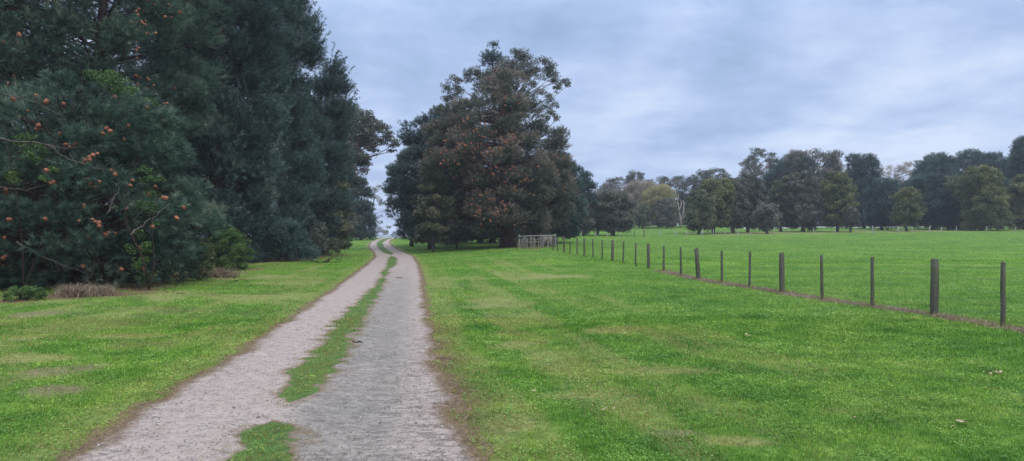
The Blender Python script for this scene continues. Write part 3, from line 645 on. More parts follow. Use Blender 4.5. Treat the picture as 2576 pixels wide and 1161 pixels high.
tree('pine_tree', 'tallest dark pine with upright candle shoots reaching out against the sky', 'pine tree', 655, 55,
     [(-420, 600, 690), (-150, 520, 740), (0, 500, 770), (60, 500, 795), (150, 500, 800), (190, 500, 760), (300, 500, 790), (420, 500, 800), (560, 520, 790), (640, 560, 740)],
     nclump=300, cr=1.3, dens=1.0, tr=.42, needle=.28, shoot=.6, fill=.5, updir=.9, **PD)
tree('pine_tree', 'mid height dark pine with a narrow spiky top right of the tallest one', 'pine tree', 800, 66,
     [(172, 825, 850), (215, 785, 866), (260, 750, 876), (320, 730, 880), (400, 720, 880), (480, 710, 875), (560, 710, 865), (628, 730, 850)],
     nclump=170, cr=1.2, dens=1.1, tr=.34, needle=.28, shoot=.6, fill=.45, updir=.9, **PD)
tree('pine_tree', 'dark pine standing farther back on the left, seen between other crowns', 'pine tree', 420, 58,
     [(-500, 380, 470), (-200, 300, 560), (100, 280, 600), (400, 280, 620), (640, 320, 600)],
     nclump=130, cr=1.5, dens=.9, tr=.4, needle=.3, shoot=.5, fill=.4, **PD)
tree('pine_tree', 'hidden dark pine deep behind the coned pines at the left', 'pine tree', 130, 50,
     [(-500, 60, 220), (-200, -80, 380), (100, -160, 420), (400, -160, 420), (650, -100, 400)],
     nclump=130, cr=1.5, dens=.8, tr=.4, needle=.3, shoot=.5, fill=.35, **PD)
tree('spreading_wattle', 'flat topped spreading tree leaning over the road with bare twigs under its right side', 'tree', 862, 84,
     [(262, 830, 880), (300, 810, 945), (330, 800, 975), (370, 790, 1003), (420, 780, 985), (470, 790, 935), (540, 800, 900), (600, 820, 890)], kind='broad', mat='gum', bark='twig',
     nclump=0 or 60, cr=1.1, dens=1.15, leaf=.24, tr=.3, flat=.55, limb=1.5, twigs=6, fill=.4,
     clumps=[(885, 276, 20), (915, 287, 20), (940, 300, 18), (966, 320, 14), (986, 342, 12), (998, 364, 9), (930, 355, 24), (895, 400, 32), (875, 360, 34), (860, 318, 30), (845, 285, 34), (880, 300, 30), (905, 298, 26), (935, 306, 24), (955, 320, 22), (970, 338, 16), (990, 362, 17), (930, 332, 28), (900, 335, 36), (865, 340, 40), (955, 352, 20), (910, 372, 30), (870, 395, 42),
             (890, 430, 30), (850, 450, 42), (870, 490, 34), (900, 460, 20), (915, 415, 18), (985, 378, 10), (840, 520, 40), (870, 560, 36), (845, 590, 34), (940, 378, 12), (925, 400, 12)])
tree('leafy_shrub', 'olive green shrub with dense leaves below the spreading tree on the left verge', 'shrub', 815, 66,
     [(430, 800, 850), (470, 770, 885), (530, 760, 892), (580, 755, 892), (622, 765, 880)], kind='broad', mat='wattle', bark='twig', nclump=60, cr=.75, dens=1.5, leaf=.15, tr=.1, fill=.3, stems=3)
tree('dark_conifer', 'small dark conifer closing the left side of the road crest', 'conifer', 908, 118,
     [(455, 895, 915), (490, 880, 935), (540, 870, 940), (598, 860, 940)], nclump=60, cr=1.2, dens=1.2, tr=.2, needle=.35, wn=.035, kind='pine', mat='pine_far', fill=.3)
tree('gum_tree', 'airy gum at the crest of the road with sky showing through its leaves', 'tree', 945, 150,
     [(462, 925, 960), (500, 915, 980), (550, 915, 985), (598, 915, 985)], kind='gum', mat='gum', bark='twig', cr=1.0, dens=.9, leaf=.3, tr=.18,
     clumps=[(930, 480, 12), (950, 474, 12), (968, 482, 10), (940, 500, 13), (960, 510, 11), (975, 530, 9), (930, 530, 13), (948, 545, 12), (925, 565, 13), (945, 580, 14), (965, 588, 12), (975, 570, 7), (925, 590, 12), (985, 592, 6), (955, 560, 7), (998, 594, 5)])
tree('dark_conifer', 'blurred dark trees beyond the crest on the left', 'tree', 885, 165, [(500, 860, 900), (540, 850, 915), (600, 840, 930)], nclump=40, cr=1.5, dens=1.0, tr=.2, needle=.4, wn=.05, mat='pine_far')
# bushes along the plantation edge
BU = 'fresh green bushes along the foot of the pines'
def bush(label, px, d, prof, mat='bush', n=40, cr=.4, leaf=.075, dens=1.1, **k):
    return tree('green_bush', label, 'bush', px, d, prof, kind='broad', mat=mat, bark='bark', nclump=n, cr=cr, dens=dens, leaf=leaf, tr=.028, fill=.25, group=BU, stems=3, limb=.5, **k)
bush('rounded green bush at the right foot of the nearest coned pine', 585, 36, [(580, 550, 600), (610, 525, 630), (645, 520, 642), (680, 530, 630)], cr=.42, n=46)
bush('low yellowish bush tucked under the right boughs of the nearest pine', 510, 27.5, [(600, 490, 525), (630, 470, 540), (665, 460, 540), (700, 470, 530)], mat='olive', cr=.3, n=26)
bush('bright green climber mass showing through the middle of the nearest pine', 375, 22.6, [(420, 355, 395), (460, 340, 412), (500, 350, 408), (560, 330, 400), (640, 320, 390), (700, 330, 380)], mat='bush', cr=.26, n=18, dens=.8)
bush('upper leafy branch of green growing out of the nearest pine crown', 265, 24, [(178, 235, 300), (215, 205, 345), (262, 225, 370), (300, 270, 350), (500, 250, 290), (720, 255, 285)], mat='bush', n=1, cr=.3, dens=.9,
     clumps=[(235, 195, 22), (265, 190, 24), (295, 205, 22), (265, 215, 28), (310, 240, 20), (340, 235, 16), (330, 262, 18), (365, 250, 14)])
bush('leafy green sapling at the left edge in front of the pines', 60, 22, [(330, 30, 100), (420, 10, 140), (480, 40, 160), (640, 40, 110), (740, 40, 90)], mat='bush', n=1, dens=.8,
     clumps=[(50, 350, 22), (80, 380, 26), (40, 400, 22), (105, 400, 20), (125, 430, 16), (150, 455, 14), (20, 430, 20), (60, 450, 18)])
bush('knee high dark green weed clump in the bottom left grass', 60, 19.2, [(722, 30, 90), (745, 10, 120), (768, 15, 115)], mat='bush', cr=.16, n=26, leaf=.045, dens=.9)
bush('small dark bush at the bend on the left of the road', 835, 62, [(600, 822, 850), (615, 805, 870), (632, 805, 870)], mat='wattle', cr=.35, n=20, leaf=.1)
tree('low_shrub', 'low dark brushy shrub under the tallest dark pine', 'shrub', 700, 50, [(560, 660, 740), (600, 620, 790), (645, 610, 800)], kind='pine', mat='pine_far', nclump=70, cr=.6, dens=1.1, tr=.1, needle=.22, wn=.02, fill=.2)
tree('low_shrub', 'grey brown twiggy shrub on the verge right of the dark pines', 'shrub', 770, 57, [(545, 740, 800), (590, 700, 830), (628, 690, 840)], kind='broad', mat='dusk', bark='twig', nclump=50, cr=.55, dens=.9, leaf=.12, tr=.08, fill=.2, stems=3)
tree('low_shrub', 'dark undergrowth at the far left beneath the pines', 'shrub', 60, 28, [(560, -40, 160), (640, -100, 260), (715, -100, 280)], kind='pine', mat='pine', nclump=80, cr=.6, dens=.9, tr=.1, needle=.22, fill=.2)

# ------------------------------------------------------------------ the big group beside the stock yard
GB = 'big trees around the stock yard'
tree('gum_tree', 'tall gum with bronze leaf clusters rising behind the big pine', 'tree', 1292, 84, [(118, 1200, 1330), (200, 1110, 1430), (330, 1130, 1410), (420, 1180, 1400), (600, 1250, 1330)], kind='gum', mat='gum', bark='gumbark', tr=.36, dens=1.7, leaf=.22, limb=1.0, lift=.7, twigs=2, group=GB, flat=.8,
     cscale=1.35, clumps=[(1290, 140, 17), (1312, 135, 16), (1330, 150, 18), (1300, 158, 22), (1340, 165, 18), (1275, 160, 20), (1362, 160, 16), (1380, 168, 18), (1372, 188, 20), (1392, 190, 15), (1350, 182, 16), (1408, 205, 13), (1422, 205, 11), (1428, 216, 8), (1402, 222, 10),
             (1355, 243, 15), (1378, 248, 14), (1395, 262, 11), (1370, 268, 14), (1388, 290, 14), (1402, 298, 9), (1372, 300, 12), (1192, 180, 15), (1175, 186, 13), (1208, 188, 14), (1180, 202, 12), (1140, 205, 16), (1122, 222, 14), (1150, 222, 16), (1130, 243, 14), (1155, 242, 12), (1118, 250, 9), (1142, 256, 8),
             (1320, 175, 20), (1240, 190, 24), (1260, 175, 20), (1215, 215, 18), (1330, 205, 18), (1172, 262, 14), (1195, 240, 12)])
tree('gum_tree', 'rusty leaved gum crown showing just above the big pine', 'tree', 1268, 80, [(165, 1230, 1310), (230, 1215, 1330), (600, 1260, 1290)], kind='gum', mat='gum_red', bark='gumbark', tr=.3, dens=2.2, leaf=.22, limb=1.4, lift=.9, group=GB,
     cscale=1.0, clumps=[(1235, 192, 18), (1255, 180, 20), (1278, 176, 20), (1300, 184, 20), (1315, 198, 14), (1262, 200, 22), (1225, 208, 14), (1290, 205, 20), (1240, 214, 16)])
tree('pine_tree', 'slender dark pine whose pointed tip is the highest point behind the big pine', 'pine tree', 1238, 88, [(112, 1228, 1250), (150, 1218, 1262), (200, 1205, 1280), (300, 1180, 1310), (450, 1170, 1330), (600, 1200, 1300)], nclump=100, cr=1.1, dens=1.1, tr=.35, needle=.3, wn=.03, kind='pine', mat='pine_far', fill=.35, group=GB, updir=.6)
tree('pine_tree', 'big old pine with thick red brown trunk and bronze tinted crown beside the stock yard', 'pine tree', 1277, 70,
     [(186, 1256, 1292), (205, 1230, 1305), (223, 1210, 1318), (248, 1180, 1338), (272, 1135, 1358), (297, 1088, 1366), (346, 1072, 1370), (395, 1055, 1390), (445, 1060, 1405), (490, 1090, 1390), (530, 1100, 1400), (572, 1120, 1385), (592, 1150, 1340)],
     nclump=230, cr=1.1, dens=1.1, tr=.66, needle=.2, nn=17, wn=.022, shoot=.35, kind='pine', mat='pine_brown', bark='barkr', cones=320, cone_r=.072, fill=.55, limb=1.3, lift=.15, trunkcurve=.12, topr=.5, group=GB, depth=.85, flat=.6, tier=.3)
tree('pine_tree', 'dark pine at the left of the big group with gappy boughs over the road', 'pine tree', 1085, 80,
     [(280, 1085, 1150), (330, 1012, 1200), (400, 998, 1220), (440, 972, 1220), (500, 972, 1210), (550, 1000, 1200), (600, 1010, 1180)],
     nclump=230, cr=1.0, dens=1.15, tr=.35, needle=.3, nn=17, wn=.03, shoot=.4, kind='pine', mat='pine_far', fill=.45, limb=1.6, group=GB, flat=.65)
tree('pine_tree', 'dark pine directly right of the road with ragged left branches against the gap of sky', 'pine tree', 1035, 92,
     [(430, 1000, 1050), (460, 972, 1070), (520, 975, 1090), (560, 985, 1090), (598, 1000, 1090)], nclump=70, cr=.8, dens=1.1, tr=.25, needle=.32, wn=.032, kind='pine', mat='pine_far', fill=.4, group=GB)
tree('leafy_shrub', 'broad dense dull green shrub at the left foot of the big group', 'shrub', 1090, 69, [(440, 1075, 1120), (480, 1045, 1150), (530, 1030, 1170), (580, 1035, 1165), (612, 1045, 1150)], kind='broad', mat='wattle', bark='twig', nclump=90, cr=.8, dens=1.4, leaf=.17, tr=.1, fill=.3, stems=3)
tree('leafy_shrub', 'brownish leafy shrub hanging low left of the thick trunk', 'shrub', 1150, 73, [(500, 1120, 1180), (540, 1090, 1230), (580, 1090, 1240), (604, 1110, 1220)], kind='broad', mat='dusk', bark='twig', nclump=70, cr=.8, dens=1.2, leaf=.17, tr=.1, fill=.3, stems=3)
tree('dark_conifer', 'dark drooping cypress just right of the thick trunk, behind the stock yard', 'conifer', 1392, 80,
     [(392, 1385, 1430), (430, 1360, 1455), (480, 1340, 1465), (530, 1320, 1475), (575, 1310, 1465), (592, 1320, 1450)], nclump=150, cr=1.1, dens=1.15, tr=.3, needle=.3, wn=.03, kind='pine', mat='pine_far', fill=.4, flat=.45, updir=.1, group=GB)
tree('pine_tree', 'bronze green pine right of the big trunk with open branches near the gum', 'pine tree', 1358, 76,
     [(330, 1385, 1425), (370, 1360, 1425), (420, 1310, 1440), (480, 1300, 1450), (540, 1320, 1440), (575, 1330, 1420)], nclump=90, cr=.95, dens=1.1, tr=.25, needle=.21, wn=.023, kind='pine', mat='pine_brown', fill=.45, limb=1.6, group=GB, cones=60, cone_r=.07)
tree('dark_conifer', 'dark tangle behind the thick trunk filling the shade', 'conifer', 1240, 92, [(430, 1180, 1300), (500, 1110, 1350), (560, 1090, 1380), (596, 1110, 1360)], nclump=120, cr=1.4, dens=1.0, tr=.3, needle=.34, wn=.035, kind='pine', mat='pine_far', fill=.2, group=GB)
tree('pine_tree', 'smaller pine poking out at the right end of the big group', 'pine tree', 1468, 112, [(438, 1455, 1480), (470, 1445, 1498), (520, 1440, 1500), (575, 1450, 1490)], nclump=50, cr=1.1, dens=1.0, tr=.2, needle=.34, wn=.04, kind='pine', mat='pine_far', fill=.4)

# ------------------------------------------------------------------ tree belt across the paddock
def zx4(x): return 1408.7 + x * .2889
def zx5(x): return 1972.2 + x * .2889
def zy(y): return 335.4 + y * .2889
GW = 'trees along the far side of the paddock'; GG = 'gums and pines rising behind the far belt'
def far(label, px, d, prof, conv=zx4, kind='broad', mat='wattle', name='paddock_tree', cat='tree', n=55, cr=1.0, leaf=.22, dens=1.1, tr=.2, bark='twig', group=GW, **k):
    n = int(n * 1.55); cr = cr * 1.1; k.setdefault('tier', .0)
    return tree(name, label, cat, conv(px), d, [(zy(a), conv(b - 12), conv(c + 12)) for a, b, c in prof], kind=kind, mat=mat, nclump=n, cr=cr, leaf=leaf, dens=dens, tr=tr, bark=bark, group=group, needle=.34, wn=.036, nn=13, shoot=.5, fill=k.pop('fill', .15), **k)
far('grey green bushy tree nearest the stock yard in the far belt', 150, 112, [(560, 90, 230), (680, 40, 290), (800, 20, 300), (850, 60, 260)], mat='dusk')
far('thin stemmed olive tree second in the far belt', 325, 118, [(570, 250, 400), (680, 190, 420), (800, 210, 420), (835, 260, 400)], mat='wattle', stems=3)
far('dark round tree with a stout short trunk near the left of the far belt', 460, 112, [(510, 380, 560), (580, 320, 620), (680, 310, 660), (790, 340, 650), (840, 380, 600)], mat='dusk', n=75, tr=.32)
far('small brown green tree before the open strip of pasture', 715, 160, [(615, 690, 750), (670, 650, 790), (760, 640, 790), (800, 650, 780)], mat='wattle', n=35)
far('dark rounded tree left of the dead tree', 930, 160, [(580, 870, 960), (640, 840, 1010), (740, 830, 1030), (805, 840, 1020)], mat='dusk', n=50)
far('olive tree with a low crown right of the dead tree', 1205, 116, [(500, 1160, 1290), (580, 1110, 1350), (700, 1090, 1360), (800, 1100, 1340), (835, 1140, 1290)], mat='wattle', n=70, tr=.22)
far('tree with wide forking limbs beneath an olive crown', 1335, 120, [(400, 1280, 1430), (480, 1220, 1500), (600, 1200, 1520), (720, 1220, 1500), (815, 1260, 1440)], mat='olive', n=80, tr=.28, stems=2)
far('grey olive tree on twin trunks in the middle of the belt', 1510, 122, [(400, 1420, 1560), (500, 1380, 1620), (640, 1380, 1640), (780, 1400, 1600), (815, 1440, 1580)], mat='dusk', n=80, tr=.3)
far('grey tree with a forked trunk right of the twin trunked one', 1635, 124, [(360, 1580, 1690), (450, 1530, 1760), (620, 1520, 1780), (760, 1540, 1740), (810, 1580, 1700)], mat='dusk', n=80, tr=.3, stems=2)
far('small reddish leafed tree standing forward in the belt', 1805, 116, [(620, 1750, 1860), (680, 1690, 1910), (760, 1680, 1920), (835, 1730, 1870)], mat='dusk', n=45, cr=.8)
far('round brown green tree under the dark pines', 1925, 126, [(380, 1940, 2100), (460, 1860, 2150), (600, 1820, 2160), (740, 1840, 2120), (810, 1880, 2060)], mat='wattle', n=85, tr=.25)
far('wide grey brown tree right of the centre of the belt', 165, 124, [(345, 90, 230), (420, 20, 300), (560, -30, 340), (720, -20, 340), (825, 60, 270)], conv=zx5, mat='dusk', n=90, tr=.3)
far('pale topped tree with visible slanting trunks', 465, 122, [(340, 400, 500), (420, 350, 570), (560, 320, 610), (700, 330, 630), (800, 380, 600)], conv=zx5, mat='olive', n=80, tr=.22, stems=3)
far('tiny brown tree in front of the dark conifer', 580, 118, [(650, 550, 620), (720, 520, 650), (810, 530, 640)], conv=zx5, mat='dusk', n=25, cr=.7)
far('tall dark conifer with a pointed crown in the right half of the belt', 700, 142, [(195, 610, 680), (240, 560, 800), (310, 590, 800), (380, 600, 850), (500, 590, 850), (650, 600, 860), (800, 620, 840)], conv=zx5, kind='pine', mat='pine_far', name='dark_conifer', cat='conifer', n=110, tr=.3, fill=.3)
far('round blue green tree beside the tall dark conifer', 850, 128, [(410, 820, 940), (480, 760, 1000), (620, 730, 1010), (740, 740, 990), (810, 780, 950)], conv=zx5, kind='pine', mat='pine_far', name='dark_conifer', cat='conifer', n=80, tr=.25)
far('smaller bright leaved tree standing before the dark row', 1070, 120, [(480, 1030, 1120), (560, 970, 1180), (660, 940, 1210), (750, 960, 1190), (800, 1000, 1150)], conv=zx5, mat='olive', n=60, cr=.9)
far('broad dark tree between the bright leaved tree and the yellow topped one', 1300, 130, [(370, 1200, 1360), (440, 1130, 1470), (600, 1120, 1560), (740, 1140, 1580), (815, 1180, 1560)], conv=zx5, kind='pine', mat='pine_far', name='dark_conifer', cat='conifer', n=120, tr=.3)
far('olive crown pressed between dark trees near the right', 1440, 128, [(380, 1390, 1510), (450, 1350, 1570), (560, 1350, 1600), (700, 1400, 1600), (815, 1440, 1560)], conv=zx5, mat='wattle', n=70)
far('large tree with yellowish tips near the right edge', 1720, 122, [(290, 1640, 1790), (350, 1560, 1850), (480, 1530, 1880), (620, 1540, 1940), (740, 1560, 1970), (820, 1600, 1930)], conv=zx5, mat='olive', n=120, tr=.32, cr=1.1)
far('green leafed tree cut by the right edge of the picture', 2100, 124, [(360, 2020, 2190), (450, 1960, 2280), (620, 1940, 2300), (740, 1950, 2280), (810, 2000, 2200)], conv=zx5, mat='olive', n=90, tr=.3, cr=1.1)
# rear row
def gum(label, px, d, prof, conv=zx4, mat='gum', n=34, cr=1.3, **k):
    return far(label, px, d, prof, conv, 'gum', mat, 'gum_tree', 'tree', n, cr, .34, k.pop('dens', 1.15), .3, k.pop('bark', 'gumbark'), GG, lift=.8, limb=1.4, flat=.6, **k)
gum('leftmost rounded gum behind the far belt', 420, 172, [(388, 450, 520), (430, 370, 550), (500, 310, 560), (600, 310, 560), (760, 330, 540)])
gum('taller domed gum second from the left behind the belt', 640, 185, [(335, 630, 700), (370, 580, 745), (430, 545, 760), (500, 550, 740), (640, 560, 720)])
gum('low gum crown between the domed gum and the tufted ones', 780, 195, [(405, 750, 800), (450, 720, 830), (560, 700, 840)], n=16)
gum('tufted gum with three flat crowns left of the dead tree', 960, 178, [(375, 940, 1000), (390, 850, 1110), (450, 830, 1110), (520, 850, 1090), (700, 880, 1080)], n=40, fill=.5)
gum('long bronze gum crown between the dead tree and the tallest gum', 1290, 172, [(308, 1330, 1440), (340, 1190, 1450), (400, 1130, 1470), (500, 1120, 1480), (600, 1130, 1480)], n=50, mat='gum')
gum('tallest gum of the belt with a see through bronze crown', 1700, 165, [(138, 1670, 1760), (190, 1640, 1890), (260, 1590, 1925), (340, 1560, 1930), (420, 1580, 1900), (520, 1600, 1860), (700, 1650, 1800)], n=75, fill=.4, dens=.95)
far('pale leafless tree with beige twigs behind the pasture strip', 690, 171, [(440, 680, 800), (500, 570, 830), (580, 555, 850), (680, 580, 840), (760, 600, 820)], kind='bare', mat='pale', name='leafless_tree', n=45, cr=1.3, dens=1.7, group=GG)
far('yellow ochre willow like tree behind the pasture strip', 860, 167, [(475, 850, 940), (530, 730, 980), (600, 700, 990), (680, 700, 980), (760, 730, 960)], kind='bare', mat='ochre', name='leafless_tree', n=55, cr=1.3, dens=2.0, group=GG)
far('pale leafless tree with a fine twig crown above the right part of the belt', 950, 175, [(262, 1040, 1100), (300, 850, 1190), (370, 780, 1200), (450, 770, 1190), (600, 800, 1150)], conv=zx5, kind='bare', mat='pale', name='leafless_tree', n=50, cr=1.1, dens=.55, group=GG, twigs=8, fill=.4)
far('dark pine cluster right of the tallest gum', 1960, 160, [(175, 2030, 2110), (230, 1930, 2180), (300, 1850, 2200), (400, 1780, 2200), (520, 1780, 2180), (700, 1850, 2100)], kind='pine', mat='pine_far', name='pine_tree', cat='pine tree', n=90, cr=1.2, group=GG)
far('umbrella crowned pine pair above the centre of the belt', 250, 158, [(165, 60, 240), (200, 20, 470), (260, 0, 510), (330, 10, 515), (420, 30, 480), (600, 80, 400)], conv=zx5, kind='pine', mat='pine_brown', name='pine_tree', cat='pine tree', n=80, cr=1.1, group=GG, fill=.5, limb=2, lift=.8)
far('pale green crown squeezed behind the tall conifer', 560, 165, [(320, 540, 590), (380, 510, 620), (520, 500, 640), (700, 520, 620)], conv=zx5, mat='olive', n=40, cr=1.1, group=GG)
far('long dark row pine at the left of the high right cluster', 1260, 155, [(185, 1340, 1400), (230, 1190, 1420), (300, 1170, 1480), (400, 1090, 1500), (600, 1120, 1480)], conv=zx5, kind='pine', mat='pine_far', name='pine_tree', cat='pine tree', n=90, cr=1.2, group=GG)
far('highest pine of the dark right hand cluster', 1600, 160, [(160, 1610, 1680), (200, 1470, 1740), (260, 1440, 1850), (340, 1420, 1880), (500, 1440, 1860), (700, 1480, 1800)], conv=zx5, kind='pine', mat='pine_far', name='pine_tree', cat='pine tree', n=110, cr=1.2, group=GG)
far('open round topped pine right of the high cluster', 1810, 158, [(178, 1780, 1850), (215, 1740, 1885), (270, 1740, 1880), (400, 1760, 1860), (700, 1780, 1850)], conv=zx5, kind='pine', mat='pine_far', name='pine_tree', cat='pine tree', n=40, cr=1.0, group=GG, fill=.4)
far('dark bushy pine filling the gap before the right edge', 1960, 155, [(225, 1880, 1960), (280, 1840, 2040), (380, 1840, 2090), (520, 1850, 2150), (760, 1860, 2150)], conv=zx5, kind='pine', mat='pine_far', name='pine_tree', cat='pine tree', n=90, cr=1.2, group=GG)
far('tall dark pine rising at the right edge of the picture', 2110, 140, [(40, 2080, 2140), (110, 2020, 2190), (200, 1990, 2230), (300, 2010, 2230), (600, 2020, 2230)], conv=zx5, kind='pine', mat='pine_far', name='pine_tree', cat='pine tree', n=100, cr=1.2, group=GG)
# deep backing of the belt: one dense far wood
for lab, a, b, d, yt in (('dim thicket closing the view behind the left of the far belt', 20, 560, 205, 540), ('dark thicket along the far edge of the pasture strip', 560, 1160, 208, 610), ('dark thicket behind the middle trees of the belt', 1080, 1960, 176, 440),
                         ('dark thicket behind the conifers of the belt', 2010, 3000, 172, 450), ('dark thicket behind the yellow topped tree', 2950, 3700, 168, 420), ('dark thicket behind the right edge of the belt', 3600, 4300, 168, 420)):
    c = (a + b) / 2; w = b - a
    far(lab, c, d, [(yt - 30, c - w * .3, c + w * .3), (yt, a + w * .08, b - w * .08), (yt + 130, a, b), (815, a, b)], mat='dusk', n=int(w * .2), cr=1.5, leaf=.5, dens=1.3, tr=.1, name='thicket', cat='thicket', depth=.25, fill=.1, group='dark thickets behind the far belt', stems=3)

# the bleached dead tree
p = at(zx4(1055), 168); e = empty('dead_tree', p, 'bleached bare dead tree with forked limbs in the far belt', 'dead tree')
G = Geo(); S = 168 / F * .2889
def P2(x, y, dy=0): return np.array([(x - 1055) * S, dy, (790 - y) * S + .2])
for pts, r in (([(1055, 830), (1050, 740), (1035, 650), (1020, 560), (1005, 500), (998, 465)], .24), ([(1050, 730), (1075, 660), (1078, 600), (1070, 560)], .22), ([(1045, 690), (1015, 650), (1010, 610)], .16), ([(1055, 740), (1090, 690), (1105, 650)], .2),
               ([(1035, 650), (1060, 600), (1062, 560)], .15), ([(1020, 570), (1035, 530), (1036, 505)], .1), ([(1055, 760), (1020, 720), (1000, 700)], .16), ([(1025, 600), (1005, 570), (995, 560)], .1)):
    q = np.array([P2(a, b, (i * .35) * (1 if r < .2 else -.3)) for i, (a, b) in enumerate(pts)]); G.tube(q, np.linspace(r, r * .22, len(q)), 6, jit=.2)
G.build('trunk', M['dead'], e, smooth=True)

# ------------------------------------------------------------------ wire fence by the lawn
f = empty('wire_fence', at(1632, 35.1), 'weathered timber post and wire fence running beside the mown lawn', 'fence')
fo = np.array(f.location)
THICK = {15.6: .082, 22.1: .078, 28.6: .085, 35.1: .075, 41.6: .078, 48.1: .062, 54.6: .07}
LEAN = {28.6: (-.075, 0), 19.9: (-.01, 0), 13.4: (.012, 0)}
tops = []
pl = [(11.2, 2745)] + FENCE + [(56.8, 1403), (59.2, 1391)]
for d, px in pl:
    b = np.array(at(px, d)); th_ = d in THICK; r = THICK.get(d, .043 if d < 25 else .047); h = (1.17 if th_ else 1.15) * (1.0 + RNG.normal(0, .012)) * (.7 if abs(d - 52.4) < .1 else 1)
    ln = LEAN.get(d, (RNG.normal(0, .008), 0)); G = Geo(); zs = np.array([-.3, 0, .35, .7, h - .012, h])
    pts = b - fo + np.stack([ln[0] * zs / 1.1 + RNG.normal(0, .004, 6), ln[1] * zs, zs], -1)
    G.tube(pts, r * np.array([1.05, 1.03, 1, .98, .95, .86]), 9 if th_ else 5, jit=.1)
    if th_:     # a drying crack and chamfered top
        G.tube(pts[2:5] + np.array([r * .5, -r * .85, 0]), [.004, .006, .004], 3)
    G.build('post' if th_ else 'batten', M['post'], f, smooth=th_)
    tops.append((b - fo, ln))
for hgt in (.22, .42, .62, .84, 1.04):
    G = Geo(); pts = []
    for i, (b, ln) in enumerate(tops):
        pts.append(b + np.array([ln[0] * hgt / 1.1 - .05, -.03, hgt]))
        if i < len(tops) - 1: pts.append((b + tops[i + 1][0]) / 2 + np.array([-.05, -.03, hgt - .008]))
    G.tube(np.array(pts), np.full(len(pts), .0018), 4); G.build('wire', M['wire'], f)

# timber stock yard beside the big trunk
yd = empty('stock_yard', at(1350, 66), 'old grey timber rail pen against the thick pine trunk', 'stock yard'); yo = np.array(yd.location)
def yp(zx_, d): return np.array(at((1850 + zx_ / 3.87) * .6708, d)) - yo
for zx_, h, r in [(370, 1.42, .10), (412, 1.0, .05), (445, 1.2, .06), (490, 1.15, .045), (545, 1.2, .055), (600, 1.22, .06), (655, 1.15, .05), (720, 1.2, .06), (790, 1.32, .085), (862, 1.22, .055)]:
    G = Geo(); b = yp(zx_, 65 + RNG.normal(0, .1)); l = RNG.normal(0, .03); h *= .84; zs = np.array([-.3, 0, h * .5, h]); G.tube(b + np.stack([l * zs, zs * 0, zs], -1), [r, r, r * .95, r * .9], 7, jit=.2); G.build('picket', M['rail'], yd)
for zx_, h, r in [(385, 1.2, .09), (470, 1.1, .05), (575, 1.1, .06), (690, 1.2, .07), (738, 1.1, .08), (812, 1.15, .05), (840, 1.15, .09), (895, 1.3, .1)]:
    G = Geo(); b = yp(zx_, 69); h *= .84; zs = np.array([-.3, 0, h]); G.tube(b + np.stack([zs * 0, zs * 0, zs], -1), [r, r, r * .9], 7, jit=.2); G.build('post', M['rail'], yd)
for d, a, b, hs in ((64.9, 355, 900, (1.06,)), (69.1, 365, 910, (.98, .66, .38))):
    for h in hs:
        G = Geo(); q0 = yp(a, d) + [0, -.08, h]; q1 = yp(b, d) + [0, -.08, h]; t = np.linspace(0, 1, 9)[:, None]; G.tube(q0 * (1 - t) + q1 * t + RNG.normal(0, .012, (9, 3)), np.full(9, .06), 6, jit=.25); G.build('rail', M['rail'], yd)
G = Geo()
for k in range(6):
    c = yp(735 + k * 18, 68.9) + [0, -.06, .5]; G.box(c, (.07, .015, .42), val=.5, jit=.02)
G.build('board_panel', M['rail'], yd)
G = Geo(); q0 = yp(900, 65); q1 = yp(908, 69.1)
for h in (1.0, .63, .33): G.tube(np.array([q0 + [0, 0, h], q1 + [0, 0, h]]), [.05, .05], 6, jit=.2)
G.build('side_rails', M['rail'], yd)

# far fence of thin pale posts
ff = empty('paddock_fence', at(1900, 112), 'line of thin pale leaning posts across the far side of the paddock', 'fence'); fo = np.array(ff.location)
FP = [(2180, 890, 24), (2235, 890, 20), (2278, 890, 20), (2324, 890, 20), (2379, 891, 26), (2416, 884, 34), (2476, 890, 24), (2533, 888, 24), (2575, 887, 21), (2632, 885, 29), (2675, 884, 26), (2720, 883, 20), (2767, 883, 28), (2813, 880, 22), (2902, 877, 22), (2956, 875, 22),
      (3051, 871, 26), (3130, 869, 20), (3210, 866, 28), (3276, 867, 30), (3367, 862, 30), (3422, 860, 26), (3482, 861, 29), (3530, 859, 24), (3586, 858, 24), (3699, 856, 24), (3809, 854, 22)]
lp = []
for sx_, sy_, h in FP:
    px = sx_ * .6708; dd = 103 + (px - 1462) / 1100 * 8; b = np.array(at(px, dd)) - fo; hh = h * .6708 * dd / F; l = RNG.normal(0, .05) + {2632: .16, 3276: -.12, 3482: .22, 2675: .08}.get(sx_, 0)
    G = Geo(); zs = np.array([-.3, 0, hh]); r = .075 if sx_ in (2416, 2632, 3276, 3367, 3482) else .055; G.tube(b + np.stack([l * zs, zs * 0, zs], -1), [r, r, r * .85], 6, jit=.15)
    G.build('post', M['post' if sx_ in (2379, 2416) else 'post2'], ff); lp.append(b)
for h in (.5, 1.0):
    G = Geo(); G.tube(np.array(lp) + [0, 0, h], np.full(len(lp), .006), 3); G.build('wire', M['wire'], ff)

# pale lane showing behind the belt
G = Geo(); n = 40
xs = np.linspace(zx4(1600), 2700, n); A = np.array([at(q, 150) + Vector((0, 0, .05)) for q in xs]); Bk = np.array([at(q, 157) + Vector((0, 0, .07)) for q in xs])
i = np.arange(n - 1); G.add(np.concatenate([A, Bk]), np.stack([i, i + 1, n + i + 1, n + i], -1)); tag(G.build('lane', M['lane']), kind='structure')

